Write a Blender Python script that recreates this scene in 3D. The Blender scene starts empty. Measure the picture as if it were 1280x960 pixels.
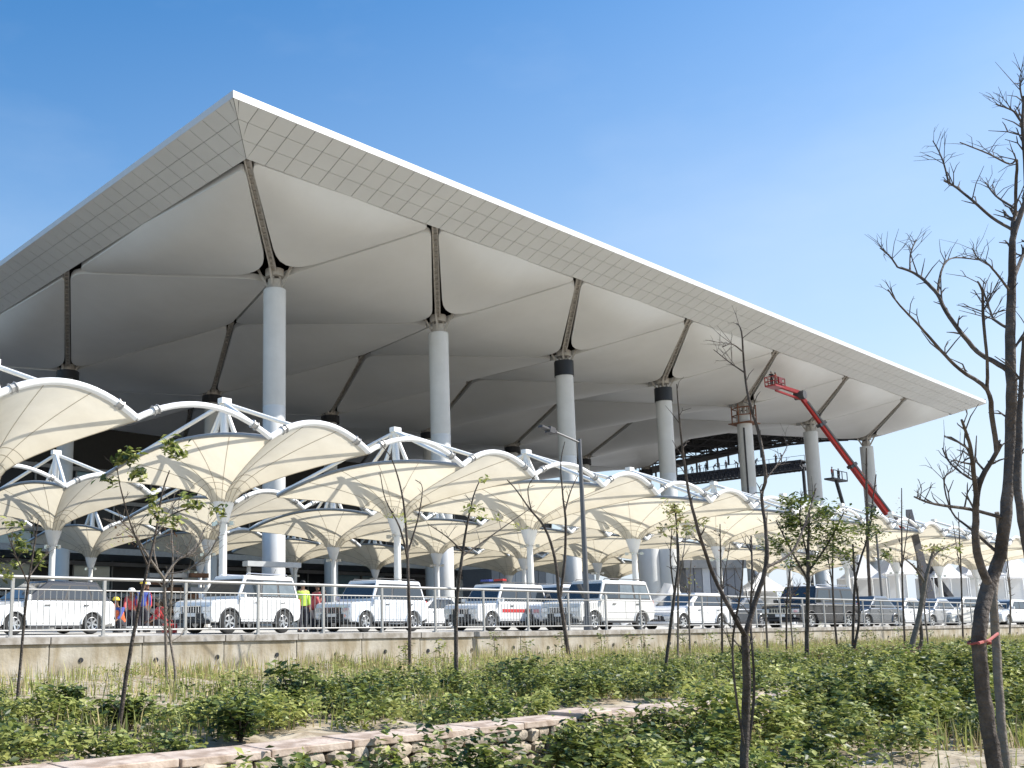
import bpy, math, random
import numpy as np
from mathutils import Vector, Matrix
random.seed(7); rng=np.random.default_rng(7)
C=bpy.context.scene.collection
scene=bpy.context.scene
rad=math.radians
# ------------------------------------------------------------------ camera (solved from the photograph), origin = point under the camera, z=0 = road level
EYE=0.4
YAW,PITCH,ROLL,FPX,CX,CY=0.684283,0.1531,-0.0019249,1213.635,387.97,588.38
def _basis():
    cy,sy=math.cos(YAW),math.sin(YAW)
    f=Vector((sy*math.cos(PITCH),cy*math.cos(PITCH),math.sin(PITCH))); rt=Vector((cy,-sy,0)); up=rt.cross(f)
    c,s=math.cos(ROLL),math.sin(ROLL)
    return f,c*rt+s*up,-s*rt+c*up
FW,RT,UP=_basis()
camd=bpy.data.cameras.new('camera'); cam=bpy.data.objects.new('camera',camd); C.objects.link(cam)
cam.matrix_world=Matrix(((RT.x,UP.x,-FW.x,0),(RT.y,UP.y,-FW.y,0),(RT.z,UP.z,-FW.z,EYE),(0,0,0,1)))
camd.sensor_width=36; camd.lens=FPX/1280*36; camd.shift_x=(640-CX)/1280; camd.shift_y=(CY-480)/1280
camd.clip_start=.1; camd.clip_end=6000
scene.camera=cam
scene.render.resolution_x=1024; scene.render.resolution_y=768
# ------------------------------------------------------------------ world, sun, exposure
SUN_EL=rad(43); SUN_AZ=rad(134)      # azimuth clockwise from +Y
w=bpy.data.worlds.new('World'); scene.world=w; w.use_nodes=True
nt=w.node_tree; bg=nt.nodes['Background']
sky=nt.nodes.new('ShaderNodeTexSky'); sky.sky_type='NISHITA'; sky.sun_disc=False
sky.sun_elevation=SUN_EL; sky.sun_rotation=SUN_AZ; sky.air_density=1.3; sky.dust_density=1.6; sky.ozone_density=3.2; sky.altitude=200
hs=nt.nodes.new('ShaderNodeHueSaturation'); hs.inputs['Saturation'].default_value=1.38; hs.inputs['Value'].default_value=.93; hs.inputs['Hue'].default_value=.5
# faint drifting haze in the sky itself
tcw=nt.nodes.new('ShaderNodeTexCoord'); mpw=nt.nodes.new('ShaderNodeMapping'); mpw.inputs['Scale'].default_value=(1,1,2.6)
nzw=nt.nodes.new('ShaderNodeTexNoise'); nzw.inputs['Scale'].default_value=2.2; nzw.inputs['Detail'].default_value=7; nzw.inputs['Roughness'].default_value=.55
rpw=nt.nodes.new('ShaderNodeValToRGB'); rpw.color_ramp.elements[0].position=.42; rpw.color_ramp.elements[1].position=.78; rpw.color_ramp.elements[0].color=(0,0,0,1); rpw.color_ramp.elements[1].color=(.17,.17,.17,1)
mxw=nt.nodes.new('ShaderNodeMixRGB'); mxw.inputs[2].default_value=(3.9,4.45,5.2,1)
sepw=nt.nodes.new('ShaderNodeSeparateXYZ'); hzr=nt.nodes.new('ShaderNodeValToRGB')
el=hzr.color_ramp.elements; el[0].position=0; el[0].color=(.85,.85,.85,1); el[1].position=.62; el[1].color=(0,0,0,1); e_=el.new(.12); e_.color=(.62,.62,.62,1); e_=el.new(.30); e_.color=(.42,.42,.42,1); e_=el.new(.45); e_.color=(.20,.20,.20,1)
nt.links.new(tcw.outputs['Generated'],sepw.inputs[0]); nt.links.new(sepw.outputs['Z'],hzr.inputs[0])
addw=nt.nodes.new('ShaderNodeMath'); addw.operation='ADD'; addw.use_clamp=True
mrw=nt.nodes.new('ShaderNodeMapRange'); mrw.inputs[1].default_value=.25; mrw.inputs[2].default_value=1.0; mrw.inputs[3].default_value=.35; mrw.inputs[4].default_value=1.15
mlw=nt.nodes.new('ShaderNodeMath'); mlw.operation='MULTIPLY'   # air is milkier towards the sun's side
nt.links.new(sepw.outputs['X'],mrw.inputs[0]); nt.links.new(mrw.outputs[0],mlw.inputs[0]); nt.links.new(hzr.outputs[0],mlw.inputs[1]); nt.links.new(mlw.outputs[0],addw.inputs[0])
nt.links.new(tcw.outputs['Generated'],mpw.inputs[0]); nt.links.new(mpw.outputs[0],nzw.inputs['Vector']); nt.links.new(nzw.outputs['Fac'],rpw.inputs[0]); nt.links.new(rpw.outputs[0],addw.inputs[1]); nt.links.new(addw.outputs[0],mxw.inputs[0])
nt.links.new(sky.outputs[0],hs.inputs['Color']); nt.links.new(hs.outputs[0],mxw.inputs[1]); nt.links.new(mxw.outputs[0],bg.inputs[0]); bg.inputs[1].default_value=0.118
sl=bpy.data.lights.new('sun','SUN'); sl.energy=4.2; sl.angle=rad(.53); sl.color=(1,.955,.88)
so=bpy.data.objects.new('sun',sl); C.objects.link(so)
SD=Vector((math.sin(SUN_AZ)*math.cos(SUN_EL),math.cos(SUN_AZ)*math.cos(SUN_EL),math.sin(SUN_EL)))
so.rotation_euler=SD.to_track_quat('Z','Y').to_euler()
scene.view_settings.view_transform='Standard'; scene.view_settings.look='None'; scene.view_settings.exposure=0.85; scene.view_settings.gamma=1
# ------------------------------------------------------------------ helpers
def ray(u,v): return FW+RT*((u-CX)/FPX)-UP*((v-CY)/FPX)
E0=Vector((0,0,EYE))
def at_y(u,v,y): d=ray(u,v); return E0+d*(y/d.y)
def at_x(u,v,x): d=ray(u,v); return E0+d*(x/d.x)
def at_z(u,v,z): d=ray(u,v); return E0+d*((z-EYE)/d.z)
def at_d(u,v,dep): return E0+ray(u,v)*dep
def V(*a): return Vector(a)

MATS={}
def mat(name,col,rough=.6,metal=0,var=.12,scale=3.,bump=0.,bscale=20.,coat=0,spec=None,trans=None,emis=None):
    if name in MATS: return MATS[name]
    m=bpy.data.materials.new(name); m.use_nodes=True; n=m.node_tree; b=n.nodes['Principled BSDF']
    b.inputs['Roughness'].default_value=rough; b.inputs['Metallic'].default_value=metal
    if coat: b.inputs['Coat Weight'].default_value=coat; b.inputs['Coat Roughness'].default_value=.05
    if spec is not None: b.inputs['Specular IOR Level'].default_value=spec
    tc=n.nodes.new('ShaderNodeTexCoord')
    src=tc.outputs['Object']
    no=n.nodes.new('ShaderNodeTexNoise'); no.inputs['Scale'].default_value=scale; no.inputs['Detail'].default_value=6; no.inputs['Roughness'].default_value=.65
    n.links.new(src,no.inputs['Vector'])
    rp=n.nodes.new('ShaderNodeValToRGB'); c=col
    rp.color_ramp.elements[0].position=.3; rp.color_ramp.elements[1].position=.7
    rp.color_ramp.elements[0].color=[max(0,x*(1-var)) for x in c]+[1]; rp.color_ramp.elements[1].color=[min(1,x*(1+var)) for x in c]+[1]
    n.links.new(no.outputs['Fac'],rp.inputs['Fac']); n.links.new(rp.outputs['Color'],b.inputs['Base Color'])
    if bump:
        n2=n.nodes.new('ShaderNodeTexNoise'); n2.inputs['Scale'].default_value=bscale; n2.inputs['Detail'].default_value=5
        n.links.new(src,n2.inputs['Vector'])
        bp=n.nodes.new('ShaderNodeBump'); bp.inputs['Strength'].default_value=bump; bp.inputs['Distance'].default_value=.02
        n.links.new(n2.outputs['Fac'],bp.inputs['Height']); n.links.new(bp.outputs['Normal'],b.inputs['Normal'])
    if trans:
        out=n.nodes['Material Output']; tr=n.nodes.new('ShaderNodeBsdfTranslucent'); mx=n.nodes.new('ShaderNodeMixShader'); mx.inputs[0].default_value=trans
        n.links.new(rp.outputs['Color'],tr.inputs['Color'])
        n.links.new(b.outputs[0],mx.inputs[1]); n.links.new(tr.outputs[0],mx.inputs[2]); n.links.new(mx.outputs[0],out.inputs['Surface'])
    MATS[name]=m; return m
def ramp_noise(m,scale,pos0,pos1,c0,c1,stretch=None,mode='MIX',fac=1.0):
    """overlay a second larger stain pattern on an existing material's base colour"""
    n=m.node_tree; b=n.nodes['Principled BSDF']; old=b.inputs['Base Color'].links[0].from_socket
    tc=n.nodes.new('ShaderNodeTexCoord'); mp=n.nodes.new('ShaderNodeMapping')
    if stretch: mp.inputs['Scale'].default_value=stretch
    no=n.nodes.new('ShaderNodeTexNoise'); no.inputs['Scale'].default_value=scale; no.inputs['Detail'].default_value=8
    n.links.new(tc.outputs['Object'],mp.inputs[0]); n.links.new(mp.outputs[0],no.inputs['Vector'])
    rp=n.nodes.new('ShaderNodeValToRGB'); rp.color_ramp.elements[0].position=pos0; rp.color_ramp.elements[1].position=pos1
    rp.color_ramp.elements[0].color=(*c0,1); rp.color_ramp.elements[1].color=(*c1,1)
    n.links.new(no.outputs['Fac'],rp.inputs['Fac'])
    mx=n.nodes.new('ShaderNodeMixRGB'); mx.blend_type='MULTIPLY'; mx.inputs[0].default_value=fac
    n.links.new(old,mx.inputs[1]); n.links.new(rp.outputs[0],mx.inputs[2]); n.links.new(mx.outputs[0],b.inputs['Base Color'])

class MB:
    def __init__(s): s.v=[]; s.f=[]; s.mi=[]; s.cur=0
    def add(s,vs,fs):
        o=len(s.v); s.v+=[tuple(p) for p in vs]; s.f+=[tuple(i+o for i in f) for f in fs]; s.mi+=[s.cur]*len(fs); return s
    def box(s,c,size,rz=0,M=None):
        x,y,z=[a/2 for a in size]
        p=[V(i*x,j*y,k*z) for k in(-1,1) for j in(-1,1) for i in(-1,1)]
        if M is None: M=Matrix.Rotation(rz,3,'Z')
        p=[M@q+Vector(c) for q in p]
        return s.add(p,[(0,2,3,1),(4,5,7,6),(0,1,5,4),(2,6,7,3),(0,4,6,2),(1,3,7,5)])
    def bar(s,a,b,w,h=None,up=(0,0,1)):
        a=Vector(a);b=Vector(b);h=h or w; d=(b-a); L=d.length
        if L<1e-6: return s
        d/=L; u=Vector(up)
        if abs(d.dot(u))>.98: u=V(0,1,0)
        sd=d.cross(u).normalized(); u2=sd.cross(d)
        M=Matrix((sd,d,u2)).transposed()
        return s.box((a+b)/2,(w,L,h),M=M)
    def tube(s,pts,rs,n=8,cap=True):
        pts=[Vector(p) for p in pts]
        if not hasattr(rs,'__len__'): rs=[rs]*len(pts)
        o=len(s.v); ref=None
        for i,p in enumerate(pts):
            a=pts[max(i-1,0)]; b=pts[min(i+1,len(pts)-1)]; d=(b-a)
            d=d.normalized() if d.length>1e-9 else V(0,0,1)
            if ref is None: ref=V(1,0,0) if abs(d.x)<.8 else V(0,1,0)
            sd=d.cross(ref).normalized(); ref2=sd.cross(d); ref=ref2
            for k in range(n):
                t=2*math.pi*k/n; s.v.append(tuple(p+(sd*math.cos(t)+ref2*math.sin(t))*rs[i]))
        for i in range(len(pts)-1):
            for k in range(n):
                s.f.append((o+i*n+k,o+i*n+(k+1)%n,o+(i+1)*n+(k+1)%n,o+(i+1)*n+k)); s.mi.append(s.cur)
        if cap:
            s.f.append(tuple(o+k for k in range(n))[::-1]); s.f.append(tuple(o+(len(pts)-1)*n+k for k in range(n))); s.mi+=[s.cur]*2
        return s
    def lathe(s,c,prof,n=24):
        o=len(s.v); c=Vector(c)
        for r,z in prof:
            for k in range(n):
                t=2*math.pi*k/n; s.v.append((c.x+r*math.cos(t),c.y+r*math.sin(t),c.z+z))
        for i in range(len(prof)-1):
            for k in range(n): s.f.append((o+i*n+k,o+i*n+(k+1)%n,o+(i+1)*n+(k+1)%n,o+(i+1)*n+k)); s.mi.append(s.cur)
        return s
    def prism(s,poly,lo,hi,axis='y'):
        n=len(poly)
        def P(a,b,t): return (a,t,b) if axis=='y' else ((t,a,b) if axis=='x' else (a,b,t))
        vs=[P(a,b,lo) for a,b in poly]+[P(a,b,hi) for a,b in poly]
        fs=[tuple(range(n))[::-1],tuple(range(n,2*n))]+[(i,(i+1)%n,n+(i+1)%n,n+i) for i in range(n)]
        return s.add(vs,fs)
    def mesh(s,name,mats,smooth=None):
        me=bpy.data.meshes.new(name); me.from_pydata(s.v,[],s.f)
        for m in (mats if isinstance(mats,(list,tuple)) else [mats]): me.materials.append(m)
        if any(s.mi): me.polygons.foreach_set('material_index',s.mi)
        if smooth:
            me.polygons.foreach_set('use_smooth',[True]*len(me.polygons)); me.set_sharp_from_angle(angle=rad(smooth))
        me.update(); return me
    def build(s,name,mats,parent=None,smooth=None,bevel=0):
        o=bpy.data.objects.new(name,s.mesh(name,mats,smooth)); C.objects.link(o)
        if parent: o.parent=parent
        if bevel:
            b=o.modifiers.new('bevel','BEVEL'); b.width=bevel; b.segments=2; b.limit_method='ANGLE'; b.angle_limit=rad(28)
        return o
def empty(name,loc=(0,0,0),rz=0,label=None,cat=None,group=None,kind=None):
    o=bpy.data.objects.new(name,None); C.objects.link(o); o.location=loc; o.rotation_euler=(0,0,rz); o.empty_display_size=.2
    tag(o,label,cat,group,kind); return o
def tag(o,label=None,cat=None,group=None,kind=None):
    if label:o['label']=label
    if cat:o['category']=cat
    if group:o['group']=group
    if kind:o['kind']=kind
    return o
def inst(name,me,parent=None,loc=(0,0,0),rz=0,scale=None):
    o=bpy.data.objects.new(name,me); C.objects.link(o); o.location=loc; o.rotation_euler=(0,0,rz)
    if scale: o.scale=scale
    if parent:o.parent=parent
    return o
def copy_tree(o,parent=None):
    c=o.copy(); C.objects.link(c)
    if parent is not None: c.parent=parent
    for ch in o.children: copy_tree(ch,c)
    return c
# ------------------------------------------------------------------ materials
M_road=mat('road_concrete',(.46,.445,.41),.9,var=.12,scale=.6,bump=.3,bscale=8)
M_conc=mat('wall_concrete',(.42,.39,.33),.9,var=.16,scale=1.5,bump=.5,bscale=14); ramp_noise(M_conc,2.6,.36,.56,(.62,.55,.42),(1,1,1),(1.6,1.6,.3),fac=.75); ramp_noise(M_conc,.9,.4,.62,(.7,.66,.58),(1,1,1),(1,1,1.6),fac=.8)
M_cope=mat('coping_concrete',(.36,.34,.31),.85,var=.1,scale=3,bump=.3)
M_soil=mat('sandy_soil',(.43,.37,.28),.95,var=.3,scale=1.3,bump=.9,bscale=9); ramp_noise(M_cope,3.0,.38,.6,(.6,.56,.5),(1,1,1)); ramp_noise(M_soil,3.5,.4,.6,(.6,.55,.48),(1,1,1))
M_steelw=mat('white_steel',(.80,.80,.78),.35,var=.03)
M_galv=mat('galvanised_rail',(.36,.355,.34),.45,.35,var=.1,scale=9)
M_shell=mat('roof_shell',(.76,.765,.755),.55,var=.03,scale=.25); ramp_noise(M_shell,.12,.3,.7,(.93,.925,.91),(1,1,1))
M_tile=mat('band_tile',(.65,.66,.65),.5,var=.04,scale=.15)
M_fascia=mat('white_fascia',(.60,.61,.61),.45,var=.03)
M_dark=mat('dark_void',(.03,.028,.025),.8)
M_deck=mat('roof_deck',(.11,.10,.09),.85)
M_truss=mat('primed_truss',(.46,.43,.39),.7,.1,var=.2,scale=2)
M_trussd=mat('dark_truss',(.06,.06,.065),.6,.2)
M_col=mat('column_paint',(.64,.65,.65),.45,var=.05,scale=.7,bump=.08,bscale=2); ramp_noise(M_col,.9,.35,.6,(.93,.93,.92),(1,1,1),(1,1,.15))
M_black=mat('black_collar',(.012,.014,.02),.5)
M_rust=mat('rust_scaffold',(.20,.09,.05),.8,var=.3)
M_memb=mat('cream_membrane',(.74,.685,.555),.7,var=.05,scale=.8,trans=.40)
M_seam=mat('membrane_seam',(.40,.35,.26),.7)
M_gutter=mat('grey_edge_tube',(.33,.33,.32),.5,.3)
M_glassd=mat('facade_glass',(.012,.016,.024),.3,var=.1,spec=.25)
M_glassb=mat('facade_glass_blue',(.20,.34,.42),.1,var=.1,spec=.9)
M_mull=mat('mullion_grey',(.25,.26,.27),.5,.4)
M_slab=mat('facade_slab',(.42,.43,.44),.6)
M_panelg=mat('grey_cladding',(.22,.235,.27),.6,var=.08); M_panelw=mat('pale_cladding',(.55,.58,.63),.6,var=.05)
M_paint=mat('white_car_paint',(.78,.78,.77),.28,var=.015,coat=.6)
M_paintd=mat('black_car_paint',(.018,.02,.024),.22,coat=.8)
M_paintg=mat('grey_car_paint',(.13,.14,.15),.25,.4,coat=.8); M_paints=mat('silver_car_paint',(.45,.46,.47),.28,.5,coat=.7)
M_paint2=mat('cream_white_paint',(.66,.65,.61),.35,var=.05,scale=2,coat=.4); M_paint3=mat('cool_white_paint',(.68,.71,.74),.3,var=.04,scale=2,coat=.5); M_carglass2=mat('clear_car_glass',(.13,.155,.165),.06,spec=.9,var=.25,scale=2.5)
M_carglass=mat('car_glass',(.022,.028,.032),.04,spec=1.0,var=.05)
M_tyre=mat('tyre_rubber',(.02,.02,.02),.85); M_rim=mat('alloy_rim',(.52,.53,.54),.28,.8)
M_plastic=mat('black_plastic',(.028,.028,.03),.6); M_chrome=mat('chrome',(.6,.6,.6),.15,.95)
M_lamp=mat('headlamp_glass',(.50,.53,.55),.08,.4,spec=1); M_red=mat('tail_red',(.45,.02,.02),.2); M_redstripe=mat('red_stripe',(.55,.05,.05),.4)
M_blue=mat('beacon_blue',(.03,.05,.25),.2); M_orange=mat('orange_paint',(.65,.17,.05),.4)
M_plate=mat('plate_white',(.7,.7,.68),.5)
M_bark=mat('grey_bark',(.095,.078,.066),.9,var=.5,scale=14,bump=1.,bscale=40); ramp_noise(M_bark,9,.4,.6,(.55,.52,.5),(1,1,1),(1,1,.35)); M_barkl=mat('pale_bark',(.17,.145,.12),.9,var=.35,scale=12,bump=.8,bscale=40)
M_leaf=mat('leaf_green',(.19,.23,.05),.5,var=.35,scale=1.3,trans=.3); M_leafd=mat('leaf_dark',(.045,.075,.02),.48,var=.35,scale=1.3,trans=.25); M_leafy=mat('leaf_yellow',(.38,.40,.12),.55,var=.3,scale=1.3,trans=.35); M_dry=mat('dry_grass',(.42,.34,.18),.7,var=.3,scale=1,trans=.25); M_brown=mat('dead_leaf',(.16,.075,.035),.7,var=.3,trans=.2)
M_stone=mat('rubble_stone',(.38,.32,.25),.9,var=.35,scale=4,bump=.8,bscale=18); M_mortar=mat('mortar',(.30,.26,.21),.95,var=.2,scale=6,bump=.6); M_cap=mat('pink_sandstone',(.50,.41,.34),.75,var=.14,scale=5,bump=.35,bscale=25); ramp_noise(M_cap,6,.38,.6,(.66,.60,.55),(1,1,1))
M_liftred=mat('lift_red',(.34,.022,.018),.35,var=.08); M_tent=mat('white_tent',(.82,.82,.82),.7,var=.02,trans=.2)
M_skin=mat('skin',(.22,.12,.075),.55); M_hair=mat('hair_black',(.01,.009,.008),.6)
M_vest=mat('orange_vest',(.75,.15,.05),.6); M_yell=mat('yellow_helmet',(.75,.55,.04),.35); M_blu=mat('blue_shirt',(.04,.07,.30),.7); M_pink=mat('red_shirt',(.55,.09,.09),.7); M_trou=mat('dark_trousers',(.03,.03,.04),.8); M_lime=mat('lime_vest',(.45,.62,.08),.6); M_pole=mat('lamp_pole',(.14,.14,.145),.5,.5)
# ================================================================== SETTING
g=MB(); g.add([(-3000,18,-.01),(3000,18,-.01),(3000,3000,-.01),(-3000,3000,-.01)],[(0,1,2,3)])
tag(g.build('road',M_road),kind='structure')
g=MB(); g.add([(-400,42,-.006),(220,42,-.006),(220,330,-.006),(-400,330,-.006)],[(0,1,2,3)])
tag(g.build('forecourt_bounce_cut',mat('forecourt_bounce_cut',(.075,.073,.07),.9,var=.2,scale=1)),kind='structure')  # dark ground sheet added over the road to cut bounce light under the roof
def soil_z(x,y):
    base=-.66+ .05*math.sin(x*1.3)*math.sin(y*1.1)
    if y<6.3: 
        t=min(1,max(0,(x-9)/10)); base=-1.12+.28*t+.05*math.sin(x*.9+y)
    return base
def grid_sheet(name,xs,ys,zf,m):
    b=MB(); n=len(xs); b.v=[(x,y,zf(x,y)) for y in ys for x in xs]
    b.f=[(j*n+i,j*n+i+1,(j+1)*n+i+1,(j+1)*n+i) for j in range(len(ys)-1) for i in range(n-1)]; b.mi=[0]*len(b.f)
    return b.build(name,m,smooth=60)
def lin(a,b,n): return [a+(b-a)*i/n for i in range(n+1)]
def fz(x,y): return soil_z(x,y)+.03*math.sin(x*3.1+y*2.3)+.025*math.sin(x*5.3-y*4.1)
xs=[-3000,-200]+lin(-20,80,200)+[200,3000]
tag(grid_sheet('planting_bed_ground',xs,lin(6.35,17.42,24),fz,M_soil),kind='structure')
tag(grid_sheet('foreground_soil',xs,[-3000,-200]+lin(-10,6.3,34),lambda x,y:fz(x,min(y,6.2)),M_soil),kind='structure')

# retaining wall with coping, weep holes and fence
t=empty('retaining_wall',(0,17.6,-.7),label='low stained concrete retaining wall with weep holes, carrying the metal railing',cat='wall')
def rel(t): return Matrix.Translation(-t.location)
def place(o,t):  # geometry given in world coordinates under an unrotated empty
    o.location=-Vector(t.location); return o
joints=lin(-14,110,62)
pan=MB().box((.985,.22,.33),(1.975,.30,.66)).mesh('wall_panel',M_conc)
for i in range(62):
    o=inst('wall_panel',pan,t,(joints[i]+.015,random.uniform(-.006,.004),0))
pl=MB(); pl.box((48,.21,.31),(124,.24,.62)); pl.build('joint_backing',M_mortar,t)
hole=MB(); hole.tube([(0,-.06,0),(0,.05,0)],.048,12); hm=hole.mesh('weep_hole',M_black)
hx=-6
k=0
while hx<75:
    o=inst('weep_hole',hm,t,(hx,.105,.33+.02*math.sin(k*2.3))); hx+=1.62+.12*math.sin(k*1.7); k+=1
cp=MB().box((.985,.30,.73),(1.975,.56,.13)).mesh('coping_slab',M_cope)
for i in range(62): inst('coping_slab',cp,t,(joints[i]+.02,random.uniform(-.008,.008),random.uniform(-.004,.004)))
lg=MB(); lg.box((48,-.12,.02),(124,.42,.09)); lg.build('footing_ledge',M_cope,t)

FY=18.02
t=empty('railing',(0,FY,.09),label='galvanised metal railing with thin balusters along the retaining wall coping',cat='railing')
X0,X1=-10.,112.
posts=[]; x=X0
PS=1.93
nps=int((X1-X0)/PS)
postm=MB(); postm.box((0,0,.56),(.06,.05,1.12)); postm.box((0,0,.012),(.14,.12,.024)); postm=postm.mesh('post',M_galv)
balm=MB().tube([(0,0,.13),(0,0,.90)],.0085,6).mesh('baluster',M_galv)
def railz(x): return 0
for i in range(nps+1):
    x=X0+i*PS
    if x>60 and i%1: continue
    inst('post',postm,t,(x,0,0))
topr=MB().tube([(X0-.1,0,1.15),(X1,0,1.15)],.034,10).build('top_rail',M_galv,t,smooth=50)
MB().tube([(X0,0,.915),(X1,0,.915)],.015,8).build('upper_rail',M_galv,t,smooth=50)
MB().tube([(X0,0,.13),(X1,0,.13)],.018,8).build('bottom_rail',M_galv,t,smooth=50)
nb=0
for i in range(nps):
    x=X0+i*PS
    if x<3 or x>26: continue
    for q in range(1,15):
        if nb<298: inst('baluster',balm,t,(x+PS*q/15,0,0)); nb+=1
b=MB()
b.build if False else None
MB().tube([(26.8,0,.55),(X1,0,.55)],.012,6).build('middle_rail',M_galv,t)

# ================================================================== TERMINAL
S=20.
def TW(X,Y,Z): return V((X+1.8269)*S,(Y+2.6436)*S,EYE+(Z+.2831)*S)
HN,HNi,HC,ZO,BW=1.3315,1.352,1.1529,1.4151,.1882
NX,NJ=7,3
YMAX=1.45+2*(NJ-1)
def Nn(i,j):
    if j==0: return TW({0:.0395,NX:6.943}.get(i,i),0,HN)
    if i in(0,NX): return TW(.0395 if i==0 else 6.943,1.45+2*(j-1),HN)
    if j==NJ: return TW(i+.14,YMAX,HN)
    return TW(i+.14,1.685+2*(j-1),HNi)
def Cc(i,j): return TW(i+.55,.507+1.99*j,HC-.004)
term=empty('terminal_building',TW(.04,0,0)*1,label='airport terminal with huge pale folded canopy roof on tall round columns',cat='building')
term.location.z=0
TL=Vector(term.location)
def tb(mb,name,m,parent=term,**k):
    o=mb.build(name,m,parent,**k); 
    if parent is term: o.location=-TL
    return o
def shell(p,ins,radii,K=7):
    """p: 4 corner points; bilinear patch with per-edge insets (metres) and rounded corners"""
    L=[(p[1]-p[0]).length,(p[2]-p[1]).length,(p[3]-p[2]).length,(p[0]-p[3]).length]
    wS=(L[0]+L[2])/2; wT=(L[1]+L[3])/2
    t0=ins[0]/wT; s1=1-ins[1]/wS; t1=1-ins[2]/wT; s0=ins[3]/wS
    cor=[(s0,t0),(s1,t0),(s1,t1),(s0,t1)]; loop=[]
    for k in range(4):
        c=cor[k]; a=cor[k-1]; b=cor[(k+1)%4]; r=radii[k]
        def step(to):
            dx,dy=to[0]-c[0],to[1]-c[1]; l=math.hypot(dx*wS,dy*wT); f=min(r/l,.45); return (c[0]+dx*f,c[1]+dy*f)
        A=step(a);B=step(b)
        for q in range(K+1):
            u=q/K; loop.append(((1-u)**2*A[0]+2*u*(1-u)*c[0]+u*u*B[0],(1-u)**2*A[1]+2*u*(1-u)*c[1]+u*u*B[1]))
        # mid edge points
        nxt=cor[(k+1)%4]
        rn=radii[(k+1)%4]; 
        dx,dy=nxt[0]-c[0],nxt[1]-c[1]; l=math.hypot(dx*wS,dy*wT); f0=min(r/l,.45); f1=1-min(rn/l,.45)
        for q in range(1,7):
            u=f0+(f1-f0)*q/7; loop.append((c[0]+dx*u,c[1]+dy*u))
    def P(s,t):
        q=p[0]*(1-s)*(1-t)+p[1]*s*(1-t)+p[2]*s*t+p[3]*(1-s)*t
        q=q.copy(); q.z-=0.9*math.sin(math.pi*s)*math.sin(math.pi*t)
        return q
    b=MB(); n=len(loop); R=8
    for k in range(R):
        f=1-k/R
        for (s,t_) in loop: b.v.append(tuple(P(.5+(s-.5)*f,.5+(t_-.5)*f)))
    b.v.append(tuple(P(.5,.5)))
    for k in range(R-1):
        for i in range(n): b.f.append((k*n+i,k*n+(i+1)%n,(k+1)*n+(i+1)%n,(k+1)*n+i))
    for i in range(n): b.f.append(((R-1)*n+i,(R-1)*n+(i+1)%n,R*n))
    o=len(b.v)                      # upstand lip
    for (s,t_) in loop: q=P(s,t_); b.v.append((q.x,q.y,q.z+.55))
    for i in range(n): b.f.append((i,(i+1)%n,o+(i+1)%n,o+i))
    b.mi=[0]*len(b.f)
    return b
SL,TH=.46,.20
rN,rC=1.8,3.3
for j in range(NJ+1):
    for i in range(NX):
        # B type: N(i,j),C(i,j-1),N(i+1,j),C(i,j)
        if j==0:
            a,b_,c=Nn(i,0),Nn(i+1,0),Cc(i,0)
            m=(a+b_)/2
            sh=shell([c,a,m,b_],[SL,.14,.14,TH],[rC,rN*.6,.1,rN*.6])
        elif j==NJ:
            a,b_,c=Nn(i,NJ),Nn(i+1,NJ),Cc(i,NJ-1); m=(a+b_)/2
            sh=shell([c,a,m,b_],[TH,.14,.14,TH],[rC,.6,.1,.6])
        else:
            if i==NX-1 and j==1: continue   # unfinished bay, bare steel
            # order C(i,j-1) -> N(i,j) -> C(i,j) -> N(i+1,j)
            sh=shell([Cc(i,j-1),Nn(i,j),Cc(i,j),Nn(i+1,j)],[TH,SL,TH,TH],[rC,rN,rC,rN])
        tb(sh,'roof_shell',M_shell,smooth=40)
    if j<NJ:
        for i in range(0,NX+1):
            if i==0:
                a,b_,c=Nn(0,j),Nn(0,j+1),Cc(0,j); m=(a+b_)/2
                sh=shell([c,b_,m,a],[TH*2.4,.7,.7,SL],[rC,rN,.1,rN*.6])
            elif i==NX and j>=1: continue
            elif i==NX:
                a,b_,c=Nn(NX,j),Nn(NX,j+1),Cc(NX-1,j); m=(a+b_)/2
                sh=shell([c,a,m,b_],[TH,.14,.14,TH],[rC,.6,.1,.6])
            else: # N(i,j)->C(i,j)->N(i,j+1)->C(i-1,j)
                sh=shell([Nn(i,j),Cc(i,j),Nn(i,j+1),Cc(i-1,j)],[SL,TH,TH,TH],[rN,rC,rN,rC])
            tb(sh,'roof_shell',M_shell,smooth=40)
# steel seen in the slots
for j in range(NJ):
    for i in range(NX):
        a=Nn(i,j);c=Cc(i,j); d=(c-a); L=d.length; dn=d/L; sd=dn.cross(V(0,0,1)).normalized(); upv=V(0,0,.30)
        b=MB()
        b.bar(a+sd*.20+upv,c+sd*.20+upv,.13,.24); b.bar(a-sd*.20+upv,c-sd*.20+upv,.13,.24); b.bar(a+upv*1.4,c+upv*1.4,.44,.04)
        q=.6
        while q<L-.5:
            b.bar(a+dn*q-sd*.26+upv,a+dn*q+sd*.26+upv,.09,.14); q+=.85
        pass
        tb(b,'slot_truss',M_truss)
for j in range(NJ):
    for i in range(NX):
        c=Cc(i,j)
        b=MB()
        for k in range(4):
            an=k*math.pi/2+.6; b.bar(c+V(math.cos(an)*.5,math.sin(an)*.5,-.9),c+V(math.cos(an)*1.5,math.sin(an)*1.5,1.0),.15,.2)
            b.tube([c+V(math.cos(an)*.45,math.sin(an)*.45,-1.1),c+V(math.cos(an)*.45,math.sin(an)*.45,.5)],.11,8)
        b.tube([c+V(0,0,.1),c+V(0,0,.75)],.8,16)
        tb(b,'column_head',M_truss)
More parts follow.
